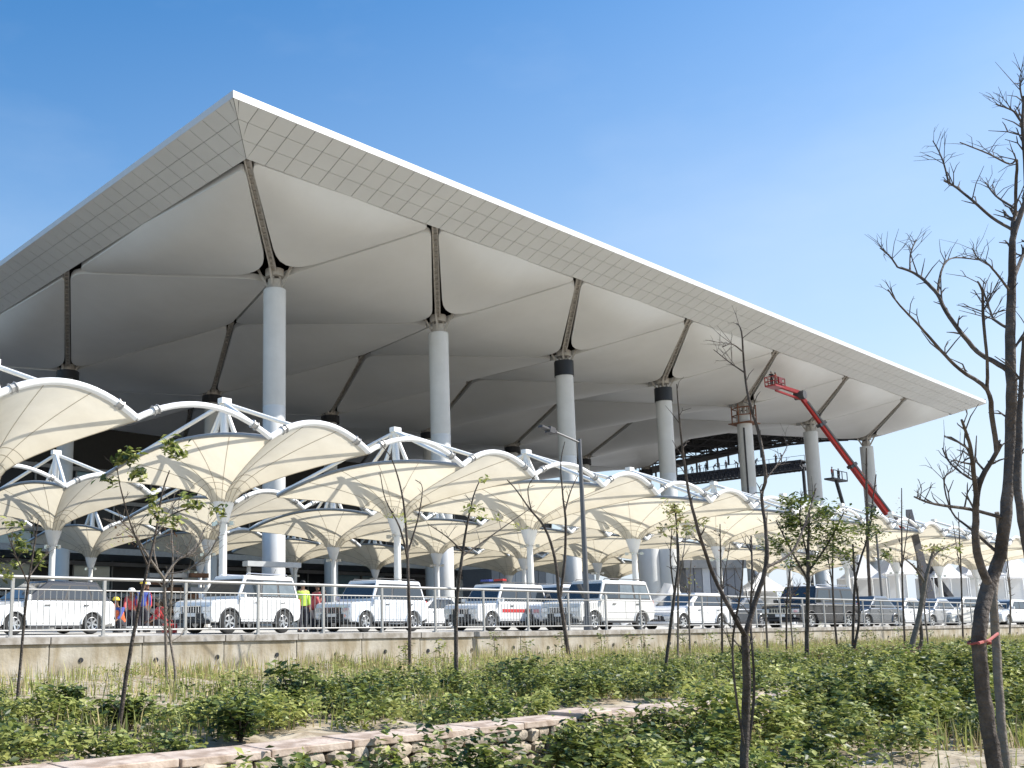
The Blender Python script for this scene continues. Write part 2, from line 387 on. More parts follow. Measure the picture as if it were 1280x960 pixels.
# roof deck and fascias
x0,x1,y0,y1=TW(.0395-BW,0,0).x,TW(6.943+BW,0,0).x,TW(0,-BW,0).y,TW(0,YMAX+BW,0).y
zo=TW(0,0,ZO).z
b=MB(); b.box(((x0+x1)/2,(y0+y1)/2,zo+.40),(x1-x0-.3,y1-y0-.3,.2)); tb(b,'roof_deck',M_deck)
nf=28
for k in range(nf):
    xa=x0+(x1-x0)*k/nf; xb=x0+(x1-x0)*(k+1)/nf
    b=MB(); b.box(((xa+xb)/2,y0+.07,zo+.26),(xb-xa-.03,.14,.52)); tb(b,'fascia_panel',M_fascia)
for k in range(18):
    ya=y0+(y1-y0)*k/18; yb=y0+(y1-y0)*(k+1)/18
    b=MB(); b.box((x0+.07,(ya+yb)/2,zo+.26),(.14,yb-ya-.03,.52)); tb(b,'fascia_panel',M_fascia)
b=MB(); b.box((x1-.07,(y0+y1)/2,zo+.37),(.14,y1-y0,.74)); b.box(((x0+x1)/2,y1-.07,zo+.37),(x1-x0,.14,.74)); tb(b,'rear_fascia',M_fascia)
# soffit band of square tiles
xi0,xi1,yi0,yi1=TW(.0395,0,0).x,TW(6.943,0,0).x,TW(0,0,0).y,TW(0,YMAX,0).y
zi=TW(0,0,HN).z
def bandpt(a,f,side):   # f 0 = inner edge, 1 = outer
    w_=BW*S*f; z=zi+(zo-zi)*f
    if side=='front': return V(a,yi0-w_,z)
    if side=='left': return V(xi0-w_,a,z)
    if side=='right': return V(xi1+w_,a,z)
    return V(a,yi1+w_,z)
def band(side,a0,a1,n,limit):
    cnt=0; far=MB()
    for k in range(-3,n+3):
        for r in range(3):
            f0,f1=r/3,(r+1)/3
            s0=a0+(a1-a0)*k/n; s1=a0+(a1-a0)*(k+1)/n
            gp=.028; ps=[]
            for f,sa,sg in((f0+.006,s0+gp,1),(f0+.006,s1-gp,1),(f1-.006,s1-gp,-1),(f1-.006,s0+gp,-1)):
                w_=BW*S*f; lo=a0-w_+gp; hi=a1+w_-gp
                ps.append(bandpt(min(max(sa,lo),hi),f,side))
            if (ps[0]-ps[1]).length<.06 and (ps[2]-ps[3]).length<.06: continue
            q=[p+V(0,0,.05) for p in ps]
            fs=[(0,1,2,3),(7,6,5,4),(0,4,5,1),(1,5,6,2),(2,6,7,3),(3,7,4,0)]
            if cnt<limit:
                b=MB(); b.add(ps+q,fs); tb(b,'soffit_tile',M_tile); cnt+=1
            else: far.add(ps+q,fs)
    if far.v:
        o=tb(far,'far_soffit_tiles',M_tile); o['kind']='stuff'
    # backing just above
    bb=MB(); z=V(0,0,.11)
    e=[bandpt(a0,0,side),bandpt(a1,0,side),bandpt(a1+BW*S*.95,.95,side),bandpt(a0-BW*S*.95,.95,side)]
    bb.add([p+z for p in e]+[p+z*2 for p in e],[(0,1,2,3),(7,6,5,4),(0,4,5,1),(1,5,6,2),(2,6,7,3),(3,7,4,0)]); tb(bb,'band_backing',M_dark)
band('front',xi0,xi1,84,215)
band('left',yi0,yi1,66,84)
band('right',yi0,yi1,50,0); band('rear',xi0,xi1,60,0)
# columns
CR=.95
colm=MB().lathe((0,0,0),[(CR+.06,0),(CR+.06,.4),(CR,.42),(CR,8.9),(CR-.015,8.92),(CR-.015,8.98),(CR,9.0),(CR,17.9),(CR-.015,17.92),(CR-.015,17.98),(CR,18.0),(CR,26.72),(CR+.012,26.74),(CR+.012,28.0),(CR,28.0),(0,28.0)],32).mesh('column',M_col,smooth=40)
for j in range(NJ):
    for i in range(NX):
        c=Cc(i,j); o=inst('column',colm,term,V(c.x,c.y,0)-TL)
        if j==0 and i in(2,3):
            MB().lathe((0,0,0),[(CR+.1,26.9),(CR+.1,28.6),(0,28.6)],28).build('collar',M_black,o,smooth=40)
        elif j==0 and i==4:
            b=MB()
            for k in range(6):
                an=k*math.pi/3; b.tube([(1.5*math.cos(an),1.5*math.sin(an),26.6),(1.5*math.cos(an),1.5*math.sin(an),29.2)],.09,6)
            for z in(26.7,27.8,28.8):
                b.tube([(1.5*math.cos(k*math.pi/3),1.5*math.sin(k*math.pi/3),z) for k in range(7)],.08,6)
            b.box((0,0,26.7),(3.0,3.0,.12)); b.build('scaffold_collar',M_rust,o)
            MB().box((-.95,-.35,13),(.16,.16,26)).build('cable_tray',M_trussd,o)
        else:
            MB().lathe((0,0,0),[(CR*.62,28.0),(CR*.62,28.9)],20).build('neck',M_truss,o,smooth=40)
        if j>0: MB().lathe((0,0,0),[(CR+.35,28.0),(CR+.35,29.0),(0,29.0)],20).build('capital',M_black,o,smooth=40)
# facade under the roof
FYD=126.
fx0,fx1=-30.,168.
b=MB(); 
pane=MB().box((0,0,0),(5.6,.08,3.4)).mesh('pane',M_glassd); paneb=MB().box((0,0,0),(5.6,.08,3.4)).mesh('pane',M_glassb)
k=0
for xi in range(33):
    for zi_ in range(5):
        if k>=165: break
        inst('pane',paneb if (xi%5==3 and zi_ in(1,2)) or (xi*7+zi_*3)%9==0 else pane,term,V(fx0+3+xi*6,FYD,2.0+zi_*4.4)-TL); k+=1
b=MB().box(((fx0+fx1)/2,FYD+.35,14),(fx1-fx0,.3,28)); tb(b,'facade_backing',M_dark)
for z in(4.0,8.4,12.8,17.2,21.6): b=MB().box(((fx0+fx1)/2,FYD-.25,z),(fx1-fx0,.8,.55)); tb(b,'floor_slab',M_slab if z<9 else M_mull)
b=MB()
for xi in range(34): b.box((fx0+xi*6,FYD-.15,11),(.22,.35,22))
tb(b,'mullions',M_mull)
b=MB().box(((fx0+fx1)/2,FYD-7,9.2),(fx1-fx0-20,13,.8)); tb(b,'entrance_deck',M_slab)
b=MB().box(((fx0+fx1)/2,FYD+9,24),(fx1-fx0-6,.3,12)); 
# grey and pale clad end block seen between the columns
t=empty('clad_annex',at_y(660,770,100)*1,label='grey and pale blue panelled annex wall behind the canopy columns',cat='building'); t.location.z=0
xa=at_y(612,770,100).x; xb=at_y(742,770,100).x; W_=xb-xa; L0=Vector(t.location)
for k in range(14):
    b=MB().box((xa+W_*(k+.5)/14-L0.x,0,4.4),(W_/14-.12,1.2,8.8-.02*k)); b.build('cladding_panel',M_panelg if k%5 in(0,1) else M_panelw,t)
MB().box(((xa+xb)/2-L0.x,3,4.2),(W_-.4,5,8.3)).build('core',M_panelg,t)
MB().box(((xa+xb)/2-L0.x,0,9.2),(W_+1,2,.6)).build('roof_edge',M_mull,t)

# exposed arched truss at the unfinished far end of the roof and work platform
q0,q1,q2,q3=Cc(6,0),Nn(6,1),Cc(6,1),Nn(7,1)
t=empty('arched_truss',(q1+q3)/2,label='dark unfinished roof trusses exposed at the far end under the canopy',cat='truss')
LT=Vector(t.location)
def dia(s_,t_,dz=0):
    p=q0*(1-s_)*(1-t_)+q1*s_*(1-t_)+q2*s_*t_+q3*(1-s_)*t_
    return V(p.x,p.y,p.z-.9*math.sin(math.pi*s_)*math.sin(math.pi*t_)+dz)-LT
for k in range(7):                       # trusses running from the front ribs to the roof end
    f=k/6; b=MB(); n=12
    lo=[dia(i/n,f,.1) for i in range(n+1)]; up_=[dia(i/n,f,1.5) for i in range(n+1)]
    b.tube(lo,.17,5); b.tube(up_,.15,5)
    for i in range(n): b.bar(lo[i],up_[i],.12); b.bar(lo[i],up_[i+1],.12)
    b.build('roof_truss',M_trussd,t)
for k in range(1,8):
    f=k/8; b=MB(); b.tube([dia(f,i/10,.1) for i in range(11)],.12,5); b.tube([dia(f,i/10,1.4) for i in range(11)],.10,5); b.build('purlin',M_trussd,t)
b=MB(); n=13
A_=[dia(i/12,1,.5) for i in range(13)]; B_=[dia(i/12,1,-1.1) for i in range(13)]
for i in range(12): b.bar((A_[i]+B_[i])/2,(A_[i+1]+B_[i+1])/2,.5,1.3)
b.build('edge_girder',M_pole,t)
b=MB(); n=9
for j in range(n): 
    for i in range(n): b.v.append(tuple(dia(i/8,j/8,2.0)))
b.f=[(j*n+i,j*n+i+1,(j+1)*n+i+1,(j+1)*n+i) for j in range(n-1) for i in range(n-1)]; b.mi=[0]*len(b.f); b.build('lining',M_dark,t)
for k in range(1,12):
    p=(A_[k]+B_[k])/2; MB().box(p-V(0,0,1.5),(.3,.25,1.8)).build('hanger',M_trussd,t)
XP=188.
pa=at_x(842,597,XP); pb=at_x(1006,577,XP)
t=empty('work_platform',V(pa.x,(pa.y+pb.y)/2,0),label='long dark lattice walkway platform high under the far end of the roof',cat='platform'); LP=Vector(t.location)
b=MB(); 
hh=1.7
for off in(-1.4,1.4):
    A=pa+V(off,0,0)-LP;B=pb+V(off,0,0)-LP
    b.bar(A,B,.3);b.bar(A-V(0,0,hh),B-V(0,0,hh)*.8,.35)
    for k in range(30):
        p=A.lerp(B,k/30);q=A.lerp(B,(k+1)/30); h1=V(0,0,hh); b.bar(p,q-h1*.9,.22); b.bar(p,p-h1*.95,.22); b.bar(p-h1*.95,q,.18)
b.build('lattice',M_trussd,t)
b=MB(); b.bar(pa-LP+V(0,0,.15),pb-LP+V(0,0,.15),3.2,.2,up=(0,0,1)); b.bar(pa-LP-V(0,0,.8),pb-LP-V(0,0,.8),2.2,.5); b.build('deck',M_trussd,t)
b=MB(); 
for k in range(9):
    p=(pa-LP).lerp(pb-LP,k/8.); b.bar(p,p+V(0,0,1.3),.07)
b.bar(pa-LP+V(0,0,1.25),pb-LP+V(0,0,1.25),.07); b.build('handrail',M_trussd,t)
for f in(.62,.985):
    p=(pa-LP).lerp(pb-LP,f); MB().tube([p-V(0,0,1),V(p.x,p.y,0)],.3,10).build('support_leg',M_trussd,t)

# ================================================================== TENSILE CANOPIES
CZ=6.9      # corner height
UW,UD=4.85,13.1
def canopy_proto(simple=False):
    """origin = column base centre. front edge at -UD/2 (towards the railing)"""
    P={}; ramp_noise(M_memb,1.1,.3,.6,(.88,.86,.82),(1,1,1),(1,1,.6)) if not MATS.get('_m') else None; MATS['_m']=1
    hx,hy=UW/2,UD/2; arch=.82
    cor=[(-hx,-hy),(hx,-hy),(hx,hy),(-hx,hy)]
    NE=[12,20,12,20]
    loop=[]
    for k in range(4):
        a=cor[k];b=cor[(k+1)%4]
        for q in range(NE[k]):
            u=q/NE[k]; loop.append(V(a[0]+(b[0]-a[0])*u,a[1]+(b[1]-a[1])*u,CZ+arch*4*u*(1-u)))
    n=len(loop); R=14; r0=.42; z0=5.35
    m=MB()
    for k in range(R+1):
        t_=1-k/R
        for p in loop:
            an=math.atan2(p.y,p.x*1.6); c=V(math.cos(an)*r0,math.sin(an)*r0,0)
            q=c.lerp(V(p.x,p.y,0),t_); 
            zz=z0+(p.z-z0)*(t_**.52) 
            m.v.append((q.x,q.y,zz))
    for k in range(R):
        for i in range(n): m.f.append((k*n+i,k*n+(i+1)%n,(k+1)*n+(i+1)%n,(k+1)*n+i))
    m.mi=[0]*len(m.f); P['membrane']=m.mesh('membrane',M_memb,smooth=50)
    # seams, under the membrane
    s=MB()
    idx=[0,4,8,12,16,20,24,28,32,36,40,44,48,52,56,60]
    for ii in idx:
        pts=[]
        for k in range(0,R+1):
            vv=m.v[k*n+ii%n]; pts.append(V(*vv)-V(0,0,.012))
        s.tube(pts,.014,4)
    for k in (11,12,13): s.tube([V(*m.v[k*n+i%n])-V(0,0,.012) for i in range(n+1)],.012,4)
    P['seam']=s.mesh('seams',M_seam)
    def edge(a,b,z=.0):
        return [V(a[0]+(b[0]-a[0])*u/16,a[1]+(b[1]-a[1])*u/16,CZ+.09+z+arch*4*(u/16)*(1-u/16)) for u in range(17)]
    P['front']=MB().tube(edge(cor[0],cor[1]),.12,10).mesh('end_arch',M_steelw,smooth=50)
    P['rear']=MB().tube(edge(cor[3],cor[2]),.12,10).mesh('end_arch',M_steelw,smooth=50)
    P['left']=MB().tube(edge(cor[0],cor[3],-.02),.085,8).mesh('side_edge',M_gutter,smooth=50)
    P['right']=MB().tube(edge(cor[1],cor[2],-.02),.085,8).mesh('side_edge',M_gutter,smooth=50)
    # link arch to the left neighbour
    gap=5.48
    L=[V(cor[0][0]-gap*u/16,cor[0][1],CZ+.09+.80*4*(u/16)*(1-u/16)) for u in range(17)]
    P['link']=MB().tube(L,.108,10).mesh('link_arch',M_steelw,smooth=50)
    L2=[V(cor[0][0]-gap*u/16,-cor[0][1],CZ+.09+.80*4*(u/16)*(1-u/16)) for u in range(17)]
    P['link2']=MB().tube(L2,.12,10).mesh('link_arch',M_steelw,smooth=50)
    apex=V(0,0,9.75)
    P['strut']=[]
    for c in cor: P['strut'].append(MB().tube([apex,V(c[0],c[1],CZ+.15)],.095,8).mesh('strut',M_steelw,smooth=50))
    P['leg']=[]
    for an in (.7,2.2,3.9,5.4):
        P['leg'].append(MB().tube([apex-V(0,0,.1),V(math.cos(an)*.95,math.sin(an)*1.5,6.35)],[.09,.12],8).mesh('mast_leg',M_steelw,smooth=50))
    P['mast']=MB().tube([(0,0,4.8),(0,0,9.85)],[.24,.17],10).mesh('mast',M_steelw,smooth=50)
    P['cap']=MB().box((0,0,9.85),(.5,.34,.24)).mesh('mast_cap',M_steelw)
    P['funnel']=MB().lathe((0,0,0),[(.47,5.42),(.45,5.3),(.24,4.62),(.2,4.55)],16).mesh('funnel',M_steelw,smooth=40)
    P['column']=MB().lathe((0,0,0),[(.3,0),(.3,.06),(.19,.08),(.165,4.7)],16).mesh('column',M_steelw,smooth=40)
    f=MB()
    for k in range(4):
        an=k*math.pi/2+.4; c=V(math.cos(an)*.45,math.sin(an)*.45,4.5); f.bar((0,0,4.5),c,.04); f.box(c,(.2,.12,.17),rz=an)
    P['flood']=f.mesh('floodlights',M_chrome)
    # splice joints on the arches near the corners
    P['splice']=[]
    for (cx_,sg,wd) in((cor[0][0],1,UW),(cor[1][0],-1,UW),(cor[0][0],-1,gap),(cor[0][0]-gap,1,gap)):
        u=.13; x=cx_+sg*wd*u; z=CZ+.09+arch*4*u*(1-u); d=V(sg*wd,0,arch*4*(1-2*u)).normalized(); p=V(x,cor[0][1],z)
        P['splice'].append(MB().tube([p-d*.11,p-d*.075,p-d*.07,p+d*.07,p+d*.075,p+d*.11],[.175,.175,.14,.14,.175,.175],8).mesh('splice_flange',M_galv))
    return P
CPm=canopy_proto()
def canopy(cx,cy,label,link=True,link2=False,group='cream tensile canopies',dz=0):
    t=empty('tensile_canopy',(cx,cy,dz),label=label,cat='canopy',group=group)
    for nm,key in(('membrane','membrane'),('seams','seam'),('end_arch','front'),('end_arch','rear'),('side_edge','left'),('side_edge','right'),('mast','mast'),('mast_cap','cap'),('funnel','funnel'),('column','column'),('floodlights','flood')):
        inst(nm,CPm[key],t)
    for s in CPm['splice'][:4 if link else 2]: inst('splice_flange',s,t)
    for s in CPm['strut']: inst('strut',s,t)
    for s in CPm['leg']: inst('mast_leg',s,t)
    if link: inst('link_arch',CPm['link'],t)
    if link2: inst('link_arch',CPm['link2'],t)
    return t
PX=10.33
X1c=23.25
ordn=['leftmost','second from the left','third from the left','fourth from the left','fifth from the left','sixth from the left','seventh from the left','eighth from the left','ninth from the left','tenth from the left','eleventh from the left','twelfth from the left','thirteenth from the left']
for k in range(-1,10):
    q=k+1
    canopy(X1c+PX*k,34.4,'cream canopy with white arched pipes, %s in the front row'%ordn[q],group='front row of tensile canopies')
for k in range(-1,10):
    q=k+1
    canopy(X1c-.1+PX*k,51.2,'cream canopy behind the front ones, %s in the second row'%ordn[q],group='second row of tensile canopies')
for q,k in enumerate(range(-1,9)):
    cx=X1c+PX*k+2.0
    canopy(cx,71.4,'shaded canopy under the roof edge, %s in the third row'%ordn[q],link=False,group='third row of tensile canopies')
# ================================================================== KERB WALL (stone-capped rubble) in the foreground
KY=6.3
t=empty('garden_wall',(5,KY,-1.2),label='low rubble stone garden wall with pinkish sandstone capping slabs in the foreground',cat='wall')
x=.8; k=0
while x<40:
    L=.62+.25*random.random(); lift=0
    if 7.6<x<8.9: lift=.035*(1+k%2)
    b=MB(); b.box((0,0,0),(L-.018,.40+.02*random.random(),.062)); 
    o=b.build('capping_slab',M_cap,t,bevel=.008); o.location=(x+L/2-5,.0+random.uniform(-.012,.012),.60+lift+random.uniform(-.004,.004)); o.rotation_euler=(random.uniform(-.01,.01),random.uniform(-.008,.008),random.uniform(-.012,.012)+(0.12 if lift else 0))
    x+=L; k+=1
b=MB(); b.box((16,.06,.26),(32,.30,.60)); b.build('mortar_core',M_mortar,t)
def rock(seed,sx,sy,sz):
    r=random.Random(seed); b=MB(); n=8
    prof=[(.35,-.5),(.5,-.2),(.5,.22),(.3,.5)]
    for rr,z in prof:
        for q in range(n):
            a=2*math.pi*q/n; k_=rr*(1+r.uniform(-.16,.16))/max(abs(math.cos(a))**.6,abs(math.sin(a))**.6,.75)
            b.v.append((sx*k_*math.cos(a),sy*k_*math.sin(a),sz*(z+r.uniform(-.05,.05))))
    for i in range(3):
        for q in range(n): b.f.append((i*n+q,i*n+(q+1)%n,(i+1)*n+(q+1)%n,(i+1)*n+q))
    b.f.append(tuple(range(n))[::-1]); b.f.append(tuple(3*n+q for q in range(n))); b.mi=[0]*len(b.f)
    return b.mesh('stone',M_stone,smooth=35)
rocks=[rock(i,.20,.12,.13) for i in range(9)]
cnt=0
for row in range(5):
    x=1.2+.1*row
    while x<17 and cnt<290:
        s=random.uniform(.75,1.35)
        o=inst('stone',rocks[random.randrange(9)],t,(x-5+.1*s,-.14+random.uniform(-.025,.02),.52-row*.125+random.uniform(-.01,.01)),random.uniform(-.25,.25),(s,1,random.uniform(.82,1.02))); x+=.205*s+.015; cnt+=1
# ================================================================== VEGETATION
def leaf_cloud(centers,normals_up,size,mats,name,parent=None,aspect=.45,jit=1.0,smooth=False,size_var=.5,weights=None,loc=None,mi_=None):
    """numpy bulk mesh: each leaf = 4-vertex kite folded on its midrib (2 tris)"""
    n=len(centers); c=np.asarray(centers,float)
    if loc is not None: c=c-np.array(loc)
    th=rng.uniform(0,2*np.pi,n); tilt=rng.uniform(-.5,1.0,n)*jit
    d=np.stack([np.cos(th)*np.cos(tilt),np.sin(th)*np.cos(tilt),-np.sin(tilt)*.6+normals_up],1); d/=np.linalg.norm(d,axis=1)[:,None]
    up=np.tile([0,0,1.],(n,1))+rng.normal(0,.45,(n,3)); sd=np.cross(d,up); sd/=np.linalg.norm(sd,axis=1)[:,None]+1e-9
    nn=np.cross(sd,d)
    s=size*(1+rng.uniform(-size_var,size_var,n))[:,None]; a=aspect
    v=np.stack([c-d*s*.5,c+sd*s*a*.5+nn*s*.10,c+d*s*.5,c-sd*s*a*.5+nn*s*.10],1).reshape(-1,3)
    me=bpy.data.meshes.new(name); me.vertices.add(4*n); me.vertices.foreach_set('co',v.ravel())
    base=np.arange(n)*4
    tri=np.stack([base,base+1,base+2,base,base+2,base+3],1).reshape(-1)
    me.loops.add(6*n); me.loops.foreach_set('vertex_index',tri.astype(np.int32))
    me.polygons.add(2*n); me.polygons.foreach_set('loop_start',(np.arange(2*n)*3).astype(np.int32)); 
    for m in mats: me.materials.append(m)
    if len(mats)>1:
        w_=weights or [1/len(mats)]*len(mats); mi=np.repeat(rng.choice(len(mats),n,p=w_) if mi_ is None else mi_,2); me.polygons.foreach_set('material_index',mi.astype(np.int32))
    me.update(calc_edges=True); me.validate()
    o=bpy.data.objects.new(name,me); C.objects.link(o)
    if loc is not None: o.location=loc
    if parent: o.parent=parent
    return o
def noise2(x,y):
    return (np.sin(x*1.7+1.3*np.sin(y*1.1))+np.sin(y*2.1+1.7*np.sin(x*.9+2))+np.sin((x+y)*.9+.5))/3
def gz(x,y): return np.array([fz(a,b) for a,b in zip(x,y)])
# --- low bed of leafy plants between the garden wall and the retaining wall
def clumps(n,xr,yr,dens,seed,hfun,leaves_per,rad_):
    r=np.random.default_rng(seed); X=[];Y=[]
    x=r.uniform(*xr,n); y=r.uniform(*yr,n); keep=r.uniform(0,1,n)<dens(x,y); x=x[keep];y=y[keep]
    h=hfun(x,y)*r.uniform(.6,1.25,len(x)); z=gz(x,y)
    cs=[]; ids=[]
    for xx,yy,zz,hh in zip(x,y,z,h):
        m=int(leaves_per*(.5+hh*1.3)*r.uniform(.7,1.3)); 
        a=r.uniform(0,2*np.pi,m); q=np.sqrt(r.uniform(0,1,m))*rad_*r.uniform(.7,1.2); t_=r.uniform(.12,1,m)**.7
        px=xx+q*np.cos(a)*(1.15-.5*t_); py=yy+q*np.sin(a)*(1.15-.5*t_); cs.append(np.stack([px,py,zz+hh*t_*(1-.3*(q/rad_)**2)],1))
        tone=r.uniform(0,1)+.28*math.sin(xx*1.9+yy*1.3)
        pd=[.25,.68,.07] if tone<.32 else ([.62,.13,.25] if tone<.75 else [.33,.05,.62])
        ids.append(r.choice(3,m,p=pd))
    return np.concatenate(cs),np.concatenate(ids)
bedh=lambda x,y: np.clip(.32-.02*(y-7)+.17*noise2(x*1.3,y*1.1),.08,.7)
c1,i1=clumps(6000,(1.2,30),(6.75,12.2),lambda x,y:np.clip(.62+1.0*noise2(x*1.4,y*1.6)-.42*np.clip(y-(8.3+.22*np.clip(x-2,0,20)),0,3),.02,1),1,bedh,58,.18)
tag(leaf_cloud(c1,.15,.064,[M_leaf,M_leafd,M_leafy],'bed_plants',mi_=i1,aspect=.55),'dense low leafy green plants filling the planting bed behind the garden wall','plants',kind='stuff')
c2,i2=clumps(7000,(1.2,75),(11.0,16.8),lambda x,y:np.clip(.36+.5*noise2(x*.9,y*.9)+.02*(x-8),.05,.9),2,lambda x,y:np.clip(.24+.08*noise2(x,y),.1,.5),20,.15)
tag(leaf_cloud(c2,.5,.062,[M_leafy,M_leaf,M_dry],'sparse_bed_plants',weights=[.45,.33,.22],aspect=.4),'sparser yellowish green plants on sandy soil near the retaining wall','plants',kind='stuff')
c2,i2=clumps(4200,(28,90),(6.75,13),lambda x,y:np.clip(.6+.8*noise2(x*.6,y*.8),.05,1),3,bedh,22,.26)
tag(leaf_cloud(c2,.2,.11,[M_leaf,M_leafd,M_leafy],'far_bed_plants',mi_=i2,aspect=.6),'green bed plants receding towards the right end of the garden','plants',kind='stuff')
# --- front plants, right of the exposed wall
def fdens(x,y):
    d=np.clip(.66+1.1*noise2(x*1.7+3,y*1.9),.02,1.2)
    lim=4.0+.45*np.sin(x*1.3)      # nothing left of this line => stone wall shows
    d*=np.clip((x-lim-.25*(6.2-y))/.6,0,1)
    bare=np.exp(-((x-10.6)**2/3.5+(y-3.1)**2/1.1))+np.exp(-((x-8.2)**2/1.6+(y-3.0)**2/.3))+np.exp(-((x-13.2)**2/5+(y-3.2)**2/.8))+.8*np.exp(-((x-10.2)**2/.8+(y-4.6)**2/.25)); d*=np.clip(1-1.15*bare,0,1)
    d*=np.clip(1.25-.09*np.clip(x-13,0,9)*(y<4.2),0,1)
    return d
fh=lambda x,y: np.clip(.38+.24*noise2(x*1.9+1,y*1.7)+.16*(y>4.9)+.14*(x>10)*(y>4.6),.1,.95)
c3,i3=clumps(4600,(3.8,30),(1.6,6.02),fdens,4,fh,66,.21)
tag(leaf_cloud(c3,.15,.082,[M_leaf,M_leafd,M_leafy],'front_plants',mi_=i3,aspect=.5),'bushy bright green plants growing in front of the garden wall','plants',kind='stuff')
c4,_=clumps(1500,(5,30),(1.6,5.9),lambda x,y:x*0+.8,5,lambda x,y:x*0+.06,18,.25)
tag(leaf_cloud(c4,.1,.05,[M_dry,M_brown,M_leafy],'ground_litter',aspect=.4),'dry leaves and small weeds scattered on the sandy soil','ground cover',kind='stuff')
# --- grasses along the retaining wall
def blades(n,xr,yr,h,name,mats,label,seed,cl=None):
    r=np.random.default_rng(seed); x=r.uniform(*xr,n); y=r.uniform(*yr,n)
    if cl is not None: k_=r.uniform(0,1,n)<np.clip(.35+.8*noise2(x*cl,y*1.2),.03,1); x=x[k_];y=y[k_]
    m=len(x); z=gz(x,y); hh=h*r.uniform(.4,1.2,m); a=r.uniform(0,6.28,m); l=r.uniform(.05,.45,m)*hh
    base=np.stack([x,y,z],1); mid=base+np.stack([np.cos(a)*l*.35,np.sin(a)*l*.35,hh*.55],1); tip=base+np.stack([np.cos(a)*l,np.sin(a)*l,hh],1)
    b2=a+np.pi/2; w_=.006+.004*r.uniform(0,1,m); sd=np.stack([np.cos(b2)*w_,np.sin(b2)*w_,0*w_],1)
    v=np.stack([base-sd,base+sd,mid+sd*.8,mid-sd*.8,tip],1).reshape(-1,3)
    me=bpy.data.meshes.new(name); me.vertices.add(5*m); me.vertices.foreach_set('co',v.ravel())
    q=np.arange(m)[:,None]*5; fl=np.concatenate([q+0,q+1,q+2,q+0,q+2,q+3,q+3,q+2,q+4],1).reshape(-1)
    me.loops.add(9*m); me.loops.foreach_set('vertex_index',fl.astype(np.int32)); me.polygons.add(3*m); me.polygons.foreach_set('loop_start',(np.arange(3*m)*3).astype(np.int32))
    for mm in mats: me.materials.append(mm)
    mi=np.repeat(r.integers(0,len(mats),m),3); me.polygons.foreach_set('material_index',mi.astype(np.int32)); me.update(calc_edges=True)
    o=bpy.data.objects.new(name,me); C.objects.link(o); tag(o,label,'grass',kind='stuff')
blades(15000,(2,60),(15.2,17.3),.40,'dry_grass',[M_dry,M_dry,M_leafy],'tall dry yellow grass growing along the foot of the retaining wall',11,.8)
blades(42000,(1,45),(7.2,16.5),.28,'green_grass',[M_leafy,M_leaf,M_dry],'short green grass blades among the bed plants',12,1.1)
blades(9000,(4.5,20),(1.8,6.0),.34,'front_grass',[M_leafy,M_leaf,M_dry],'scattered grass blades between the plants in front of the garden wall',13,1.3)
# --- individual taller bushes and seedlings
def bush(u,v,hpx,wpx,label,mats=None,weights=None,leaf=.09,n=420,dep=None,zb=None,group=None):
    zb=-.66 if zb is None else zb
    p=at_z(u,v,zb) if dep is None else at_d(u,v,dep)
    d=(p-E0).dot(FW); h=hpx*d/FPX; w_=wpx*d/FPX
    t=empty('leafy_bush',p,label=label,cat='bush',group=group)
    st=MB(); cs=[]
    for k in range(9):
        a=random.uniform(0,6.28); r_=random.uniform(.1,.42)*w_; hh=h*random.uniform(.6,.95); tip=V(math.cos(a)*r_,math.sin(a)*r_,hh); mid=tip*.5+V(0,0,h*.08)
        st.tube([V(0,0,-.03),mid,tip],[.011,.008,.003],5)
        m=n//9
        for q in range(m):
            f=random.uniform(.25,1.08); c=(mid*(2*f) if f<.5 else mid.lerp(tip,(f-.5)*2)); c=c+V(random.gauss(0,.07*w_+.03),random.gauss(0,.07*w_+.03),random.gauss(0,.04*h)); cs.append(tuple(c))
    st.build('stems',M_bark,t)
    o=leaf_cloud(cs,.1,leaf,mats or [M_leafd,M_leaf],'foliage',parent=t,weights=weights or [.6,.4],aspect=.5); return t
bush(372,905,75,62,'tall dark green bush standing at the back of the bed left of centre')
bush(300,930,62,90,'wide dark green bush just behind the capping slabs at left')
bush(78,905,55,60,'dark green bush at the far left edge of the bed')
bush(455,900,48,110,'broad dark bush in the bed beside the capping slabs near the centre')
bush(640,868,50,90,'dark leafy bush in the middle of the bed')
bush(160,915,45,80,'small dark bush at the foot of the leaning sapling')
bush(1020,800,40,40,'small green bush just below the railing at right',mats=[M_leaf,M_leafy])
bush(560,960,72,110,'bright green bush rising over the capping slabs in front of the wall',mats=[M_leaf,M_leafy],zb=-1.1,leaf=.075)
bush(760,985,95,150,'large bright green bush at bottom centre in front of the wall',mats=[M_leaf,M_leafy,M_leafd],weights=[.4,.3,.3],zb=-1.1,n=700,leaf=.08)
bush(1040,900,62,120,'bright green bush among the front plants right of the forked tree',mats=[M_leaf,M_leafy,M_leafd],weights=[.4,.3,.3],zb=-.9,n=600)
bush(1130,855,45,80,'round green bush beside the reddish brown dead patch',mats=[M_leaf,M_leafd],zb=-.9)
for k in range(22):
    xs_=16.5+k*1.55+random.uniform(-.4,.4); zz=fz(xs_,16.9)
    t=empty('seedling',(xs_,16.75+random.uniform(-.2,.3),zz),label='small leafy seedling in the row along the foot of the retaining wall',cat='seedling',group='seedlings along the retaining wall')
    hh=random.uniform(.45,.75); MB().tube([(0,0,-.03),(.02,0,hh*.5),(0,.02,hh)],[.012,.009,.005],5).build('stem',M_bark,t)
    leaf_cloud([(random.gauss(0,.10),random.gauss(0,.10),random.uniform(.25,1.1)*hh) for _ in range(70)],.1,.10,[M_leafd,M_leaf,M_leafy],'foliage',parent=t,weights=[.35,.4,.25])
